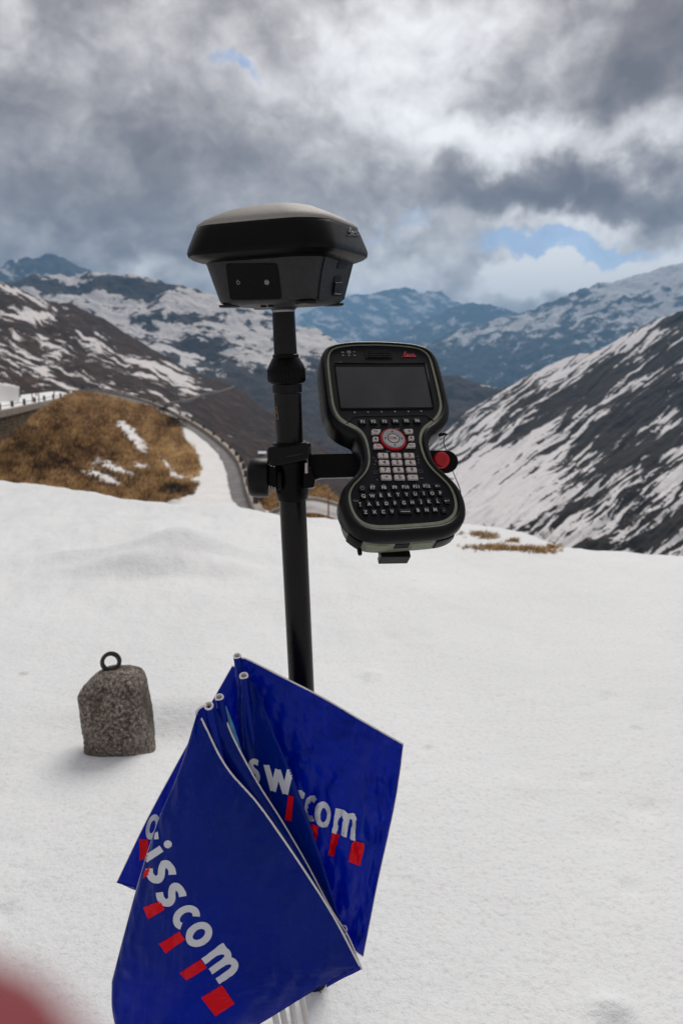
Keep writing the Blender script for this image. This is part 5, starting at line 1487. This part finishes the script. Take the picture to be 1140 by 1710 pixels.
# left back flag
fE = thing('flag', tuple(P(470, 1700,.96)), 'hindmost blue flag whose lower corner sticks out at the far left of the bundle', 'flag', FG)
gE = surf([[(388, 1112, .915), (393, 1115, .911), (398, 1120, .909), (404, 1130, .912)], [(346, 1186, .905), (368, 1192, .903), (392, 1196, .908), (420, 1200, .915)],
           [(303, 1262, .905), (335, 1280, .903), (370, 1290, .908), (425, 1290, .918)], [(245, 1370, .907), (280, 1390, .905), (330, 1410, .912), (400, 1410, .925)],
           [(195, 1474, .914), (216, 1480, .908), (242, 1483, .909), (330, 1490, .925)]], 14, 18, 0.006, 13)
o, bE = cloth(gE, fE); edge(fE, gE, lambda g: g[:, 0], .0005, M['white'], 'side_hem'); edge(fE, gE, lambda g: g[-1], .0006, M['vinyl'])
edge(fE, gE, lambda g: g[0], .0007, M['white'])
o, _ = cloth(surf([[(205, 1478, .925), (222, 1480, .93), (240, 1470, .935)], [(212, 1481, .922), (226, 1487, .927), (245, 1490, .935)]], 8, 8), fE, M['vinyl'], 'curled_corner')
print_on(bE, glyph('o', (255, 1381), np.array([24., 4.]), np.array([10., -40.]), .25), .0007, M['flagwhite'], fE, 'lettering')
print_on(bE, [quadstrip([(233, 1401), (248, 1401), (249, 1433), (233, 1437)])], .0010, M['flagred'], fE, 'red_block', kw=12)

# middle flag folded round its rod
fC = thing('flag', tuple(P(492, 1700,.96)), 'middle blue flag curling off its rod into a long fold over the rightmost flag', 'flag', FG)
gC = surf([[(401, 1131, .884), (404, 1132, .876), (410, 1132, .873), (415, 1132, .876), (422, 1140, .877), (428, 1148, .873), (430, 1151, .880)],
           [(400, 1215, .892), (404, 1216, .884), (410, 1216, .881), (417, 1217, .884), (438, 1224, .878), (458, 1229, .866), (461, 1232, .876)],
           [(410, 1290, .900), (414, 1292, .893), (421, 1294, .890), (434, 1294, .889), (458, 1293, .880), (484, 1291, .865), (486, 1294, .878)],
           [(432, 1370, .908), (438, 1372, .901), (447, 1374, .898), (458, 1376, .894), (485, 1372, .884), (511, 1366, .870), (513, 1369, .884)],
           [(470, 1450, .915), (475, 1452, .908), (484, 1453, .905), (494, 1454, .900), (515, 1450, .890), (538, 1446, .880), (540, 1449, .892)],
           [(520, 1520, .922), (524, 1521, .915), (530, 1522, .912), (536, 1524, .908), (548, 1521, .900), (560, 1518, .892), (562, 1521, .902)],
           [(560, 1556, .925), (562, 1557, .918), (566, 1558, .915), (569, 1558, .912), (572, 1557, .906), (578, 1553, .900), (579, 1555, .908)]], 8, 12, 0.002, 23)
o, bC = cloth(gC, fC); ring_end(fC, 407, 1129, .874, .0054); rod(fC, (407.3, 1131, .874), (492, 1712, .960))
print_on(bC, glyph('w', (466, 1303), np.array([43., 10.]), np.array([-2., -42.])) + glyph('s', (425, 1288), np.array([30., 4.]), np.array([-2., -42.])), .0007, M['flagwhite'], fC, 'lettering', kw=8)
print_on(bC, [quadstrip([(482, 1328), (491, 1330), (487, 1371), (476, 1369)])], .0010, M['flagred'], fC, 'red_block', kw=12)
tube('hem', [P(561, 1546, .90), P(577, 1547, .893), P(579, 1553, .892), P(574, 1566, .893), P(566, 1556, .897)], .0009, M['white'], fC, 8)

# second flag, a narrow strip behind the front one
fB = thing('flag', tuple(P(480, 1700,.96)), 'second blue flag showing as a narrow strip with white hem behind the front one', 'flag', FG)
Bh = [(366, 1178, .868), (372, 1190, .866), (392, 1238, .868), (430, 1308, .874), (470, 1371, .880), (512, 1443, .886), (551, 1517, .892), (580, 1563, .897), (604, 1619, .900)]
rows = []
for i, (x, y, d) in enumerate(Bh):
    lf = [330, 333, 345, 385, 430, 480, 525, 545, 545][i]; yl = [1215, 1225, 1255, 1320, 1380, 1450, 1530, 1590, 1650][i]
    rows.append([(lf, yl, d + .006), ((lf + x) / 2 - 2, (yl + y) / 2, d - .006), ((lf + 3 * x) / 4, (yl + 3 * y) / 4, d - .006), (x, y, d)])
gB = surf(rows, 8, 12, 0.002, 33)
o, bB = cloth(gB, fB); edge(fB, gB, lambda g: g[:, -1], .00125, M['white'], 'hem'); ring_end(fB, 366, 1165, .862, .0053); rod(fB, (366.3, 1167, .862), (476, 1712, .955))
o, _ = cloth(surf([[(367, 1172, .874), (371, 1176, .873), (378, 1180, .874)], [(374, 1205, .878), (384, 1212, .877), (391, 1214, .880)], [(390, 1243, .882), (396, 1246, .882), (402, 1250, .885)], [(401, 1266, .886), (405, 1268, .886), (408, 1272, .889)]], 8, 12, .003, 41), fB, M['cyan'], 'pale_lining')

# front flag
fA = thing('flag', tuple(P(460, 1705,.96)), 'large front blue flag hanging lowest in the bundle with a white diagonal hem', 'flag', FG)
Lf = [(328, 1193), (298, 1290), (262, 1375), (230, 1475), (204, 1570), (186, 1640), (187, 1690), (203, 1750), (236, 1822)]
Rt = [(336, 1200), (377, 1280), (433, 1346), (500, 1442), (556, 1530), (600, 1613), (520, 1657), (432, 1711), (310, 1780)]
dL = [.842, .846, .850, .858, .868, .876, .880, .884, .892]; dR = [.842, .846, .851, .860, .868, .878, .884, .890, .898]
rows = []
for (lx, ly), (rx, ry), a, b in zip(Lf, Rt, dL, dR):
    k_ = .03 if lx > 300 else .07; bulge = min(.020, (rx - lx) / 9000)
    rows.append([(lx + 16 * (1 if ly > 1250 else .2), ly + 2, a + .016), (lx + 1, ly, a + .004), (lx + (rx - lx) * .07, ly + (ry - ly) * .07, a - .006), (lx + (rx - lx) * .35, ly + (ry - ly) * .35, (a * 2 + b) / 3 - bulge), (lx + (rx - lx) * .7, ly + (ry - ly) * .7, (a + 2 * b) / 3 - bulge * .8), (rx, ry, b)])
gA = surf(rows, 12, 16, 0.010, 43, corners=(5,))
o, bA = cloth(gA, fA)
i5 = 5 * 16
edge(fA, gA, lambda g: g[:i5 + 1, -1], .00125, M['white'], 'hem'); edge(fA, gA, lambda g: g[i5:, -1], .0005, M['vinyl'], 'lower_hem'); edge(fA, gA, lambda g: g[:, 12] , .00045, M['white'], 'fold_sheen', .0003)  # white thread down the left fold draws its sheen
o, _ = cloth(surf([[(328, 1193, .842), (334, 1184, .846), (343, 1178, .846), (352, 1181, .848), (358, 1188, .852)], [(332, 1200, .8435), (342, 1203, .847), (350, 1204, .849), (357, 1208, .852), (362, 1214, .856)], [(352, 1235, .846), (356, 1236, .849), (362, 1240, .852), (368, 1246, .856), (374, 1254, .86)]], 8, 10), fA, M['vinyl'], 'sleeve')
tube('hem', [P(x, y, d) for x, y, d in cat([(328, 1194, .8405), (328, 1188, .8405), (333, 1183, .8415), (341, 1178.5, .842), (345, 1179, .842)], 5)], .0013, M['white'], fA, 8)
ring_end(fA, 348.5, 1179, .842, .0054, .8); rod(fA, (349, 1181, .843), (462, 1712, .945))
lt = []
for ch, c, an in (('i', (252.5, 1429), 56), ('s', (269, 1456), 66), ('s', (286, 1494), 61), ('c', (309.5, 1529), 56), ('o', (332.5, 1560), 53), ('m', (370, 1609), 54)):
    ex, ey = axes(an, 43 if ch != 's' else 50, 45); lt += glyph(ch, c, ex, ey, .27)
print_on(bA, lt, .0008, M['flagwhite'], fA, 'lettering')
print_on(bA, [quadstrip([(260, 1391), (264.5, 1389), (265.5, 1401), (258, 1402)])], .0010, M['flagwhite'], fA, 'lettering', kw=12)
for q in ([(242, 1454), (252, 1447), (250, 1460), (239.5, 1467)], [(240, 1515), (267.5, 1504), (276, 1518), (247.6, 1534.5)], [(266, 1576), (300, 1555), (309.5, 1568.6), (276.6, 1592)], [(300, 1625), (334.7, 1602), (345.5, 1615.3), (312, 1637.6)], [(336, 1665.7), (370.6, 1645.3), (392, 1675.3), (359.4, 1697)]):
    print_on(bA, [quadstrip(q)], .0010, M['flagred'], fA, 'red_block', kw=12)
# little twist of black tie wire under the flags
tw = thing('tie_wire', tuple(P(535, 1651, .93)), 'short twist of black tie wire hanging under the lower right flag edge', 'wire')
tube('wire', [P(*p) for p in cat([(535, 1644, .925), (534, 1650, .925), (538, 1653, .927), (532, 1655, .925), (536, 1658, .925)], 4)], .0006, M['black'], tw, 6)


# ------------------------------------------------------------------ boundary stone with iron ring
def boundary_stone():
    d = (STONE - CAM).dot(FWD); k = d / F_PX
    prof = [(1330, 133, 251), (1285, 133, 250), (1265, 133, 250), (1240, 133, 249), (1210, 131, 247), (1185, 130, 244), (1160, 129.5, 242), (1148, 132, 241), (1138, 137, 239.5), (1128, 145, 237), (1120, 154, 233), (1115, 163, 228), (1112.5, 174, 220), (1112, 186, 205)]
    t = thing('boundary_stone', tuple(STONE), 'squat weathered granite stone standing in the snow with an iron ring on top', 'stone')
    rings_ = []; n = 72; zb = P(194, 1265, d).z
    dense = cat(prof, 6)
    for (py, xl, xr) in dense:
        tt = float(sstep(1205, 1112, py)); dd_ = d + .085 * tt; cl_ = P((xl + xr) / 2, py, d + .045); cl_.z = P(570, py, dd_).z; hw = (xr - xl) / 2 * (d + .045) / F_PX * .93; hd = min(0.085, hw * 1.05); ring = []
        for q in range(n):
            a = q * 2 * math.pi / n; ca, sa = math.cos(a), math.sin(a); e = 0.62
            x = math.copysign(abs(ca) ** e, ca) * hw; y = math.copysign(abs(sa) ** e, sa) * hd
            ring.append([cl_.x + x, STONE.y + 0.088 + y, cl_.z + (0.0)])
        rings_.append(ring)
    A = np.array(rings_); c0 = A.mean(1, keepdims=True); nv = A - c0; nv /= np.linalg.norm(nv, axis=2, keepdims=True) + 1e-6
    ang = np.arctan2(nv[..., 1], nv[..., 0]); hgt = A[..., 2]
    dsp = 0.0035 * fbm(A[..., 0] * 25 + A[..., 1] * 16, hgt * 29, 4, 60) + 0.0035 * fbm(A[..., 0] * 126 - A[..., 1] * 90, hgt * 126, 3, 62) + 0.002 * fbm(A[..., 0] * 9 + 3, hgt * 9, 2, 64)
    A = A + nv * dsp[..., None]; A[..., 2] += 0.004 * fbm(A[..., 0] * 40, A[..., 1] * 40, 3, 66) * sstep(zb + .05, zb + .2, hgt)
    rings_obj('block', [[Vector(p) for p in r_] for r_ in A], M['granite'], t, (True, True))
    rg = thing('iron_ring', tuple(P(185, 1118, d + .12)), 'rusty iron ring set upright on top of the granite stone', 'ring') if False else None
    c = P(185, 1105.5, d + .075); r_ = 17.0 * (d + .075) / F_PX; ax = (FWD * -1 + RIGHT * .50 + UP * .42).normalized(); w = .022
    lathe('iron_ring', c - ax * (w / 2), ax, [(0, r_ * .90), (.003, r_ * .98), (w * .5, r_), (w - .003, r_ * .98), (w, r_ * .90), (w, r_ * .68), (w * .5, r_ * .60), (0, r_ * .68), (0, r_ * .90)], M['iron'], t, 40, (False, False))


boundary_stone()


# ------------------------------------------------------------------ the photographer's hand, one fingertip at the lens
def skin_mat():
    m, t, b = mat('skin'); ob = t.node('ShaderNodeTexCoord').outputs['Object']
    t.put(b.inputs['Base Color'], t.mix(t.rng(t.noise(ob, 60, 4), .3, .7), (0.19, 0.045, 0.052), (0.24, 0.055, 0.062))); b.inputs['Roughness'].default_value = .5; b.inputs['Specular IOR Level'].default_value = 0.1
    b.inputs['Subsurface Weight'].default_value = 0.25; b.inputs['Subsurface Radius'].default_value = (1, .25, .15); b.inputs['Subsurface Scale'].default_value = 0.006
    return m


def hand():
    t = thing('person', tuple(CAM + camvec(-.09, -.16, .03)), "photographer's bare hand with one fingertip blurred over the lower left corner", 'person')
    V_ = []; E_ = []; Rr = []
    def add(p, r_, par=None):
        V_.append(CAM + camvec(*p)); Rr.append(r_); i = len(V_) - 1
        if par is not None: E_.append((par, i))
        return i
    wrist = add((-.105, -.215, .050), .026); add_ = add((-.14, -.30, .075), .030, wrist); palm = add((-.085, -.150, .030), .030, wrist)
    # index finger up to the lens, the others curled round the phone's edge below it
    tipx, tipy, tipz = FT
    chains = [([(-.052, -.105, .022), (-.040, -.078, -.004), (tipx - .006, tipy - .020, tipz + .004), (tipx, tipy, tipz)], [.0115, .0108, .0102, .0094]),
              ([(-.070, -.108, .018), (-.058, -.088, -.012), (-.052, -.066, -.030), (-.050, -.052, -.026)], [.0105, .0095, .0085, .007]),
              ([(-.090, -.112, .016), (-.082, -.094, -.014), (-.078, -.074, -.032), (-.074, -.062, -.028)], [.010, .009, .008, .0066]),
              ([(-.108, -.120, .018), (-.104, -.104, -.008), (-.100, -.088, -.022), (-.097, -.078, -.020)], [.009, .008, .007, .006]),
              ([(-.062, -.160, .040), (-.036, -.145, .030), (-.018, -.120, .024), (-.010, -.100, .020)], [.013, .0115, .010, .0085])]
    for pts, rs in chains:
        par = palm
        for p, r_ in zip(pts, rs): par = add(p, r_, par)
    loc = Vector(t.location); me = bpy.data.meshes.new('hand'); me.from_pydata([v - loc for v in V_], E_, []); o = bpy.data.objects.new('hand', me); COL.objects.link(o); o.parent = t
    sk = o.modifiers.new('skin', 'SKIN'); 
    for i, r_ in enumerate(Rr): me.skin_vertices[0].data[i].radius = (r_, r_)
    for i in range(len(Rr)): me.skin_vertices[0].data[i].use_root = (i == 0)
    sb = o.modifiers.new('smooth', 'SUBSURF'); sb.levels = 2; sb.render_levels = 2
    me.materials.append(skin_mat())
    # fingernail on the index finger
    a = CAM + camvec(tipx - .006, tipy - .011, tipz - .0050); lathe('fingernail', a, (CAM - a).normalized() * -1, [(0, .0030), (.0006, .0027), (.0009, .0015)], plain('nail', (.55, .30, .26), .3), t, 16)


FT = (-.0161, -.0185, -.0305)
hand()
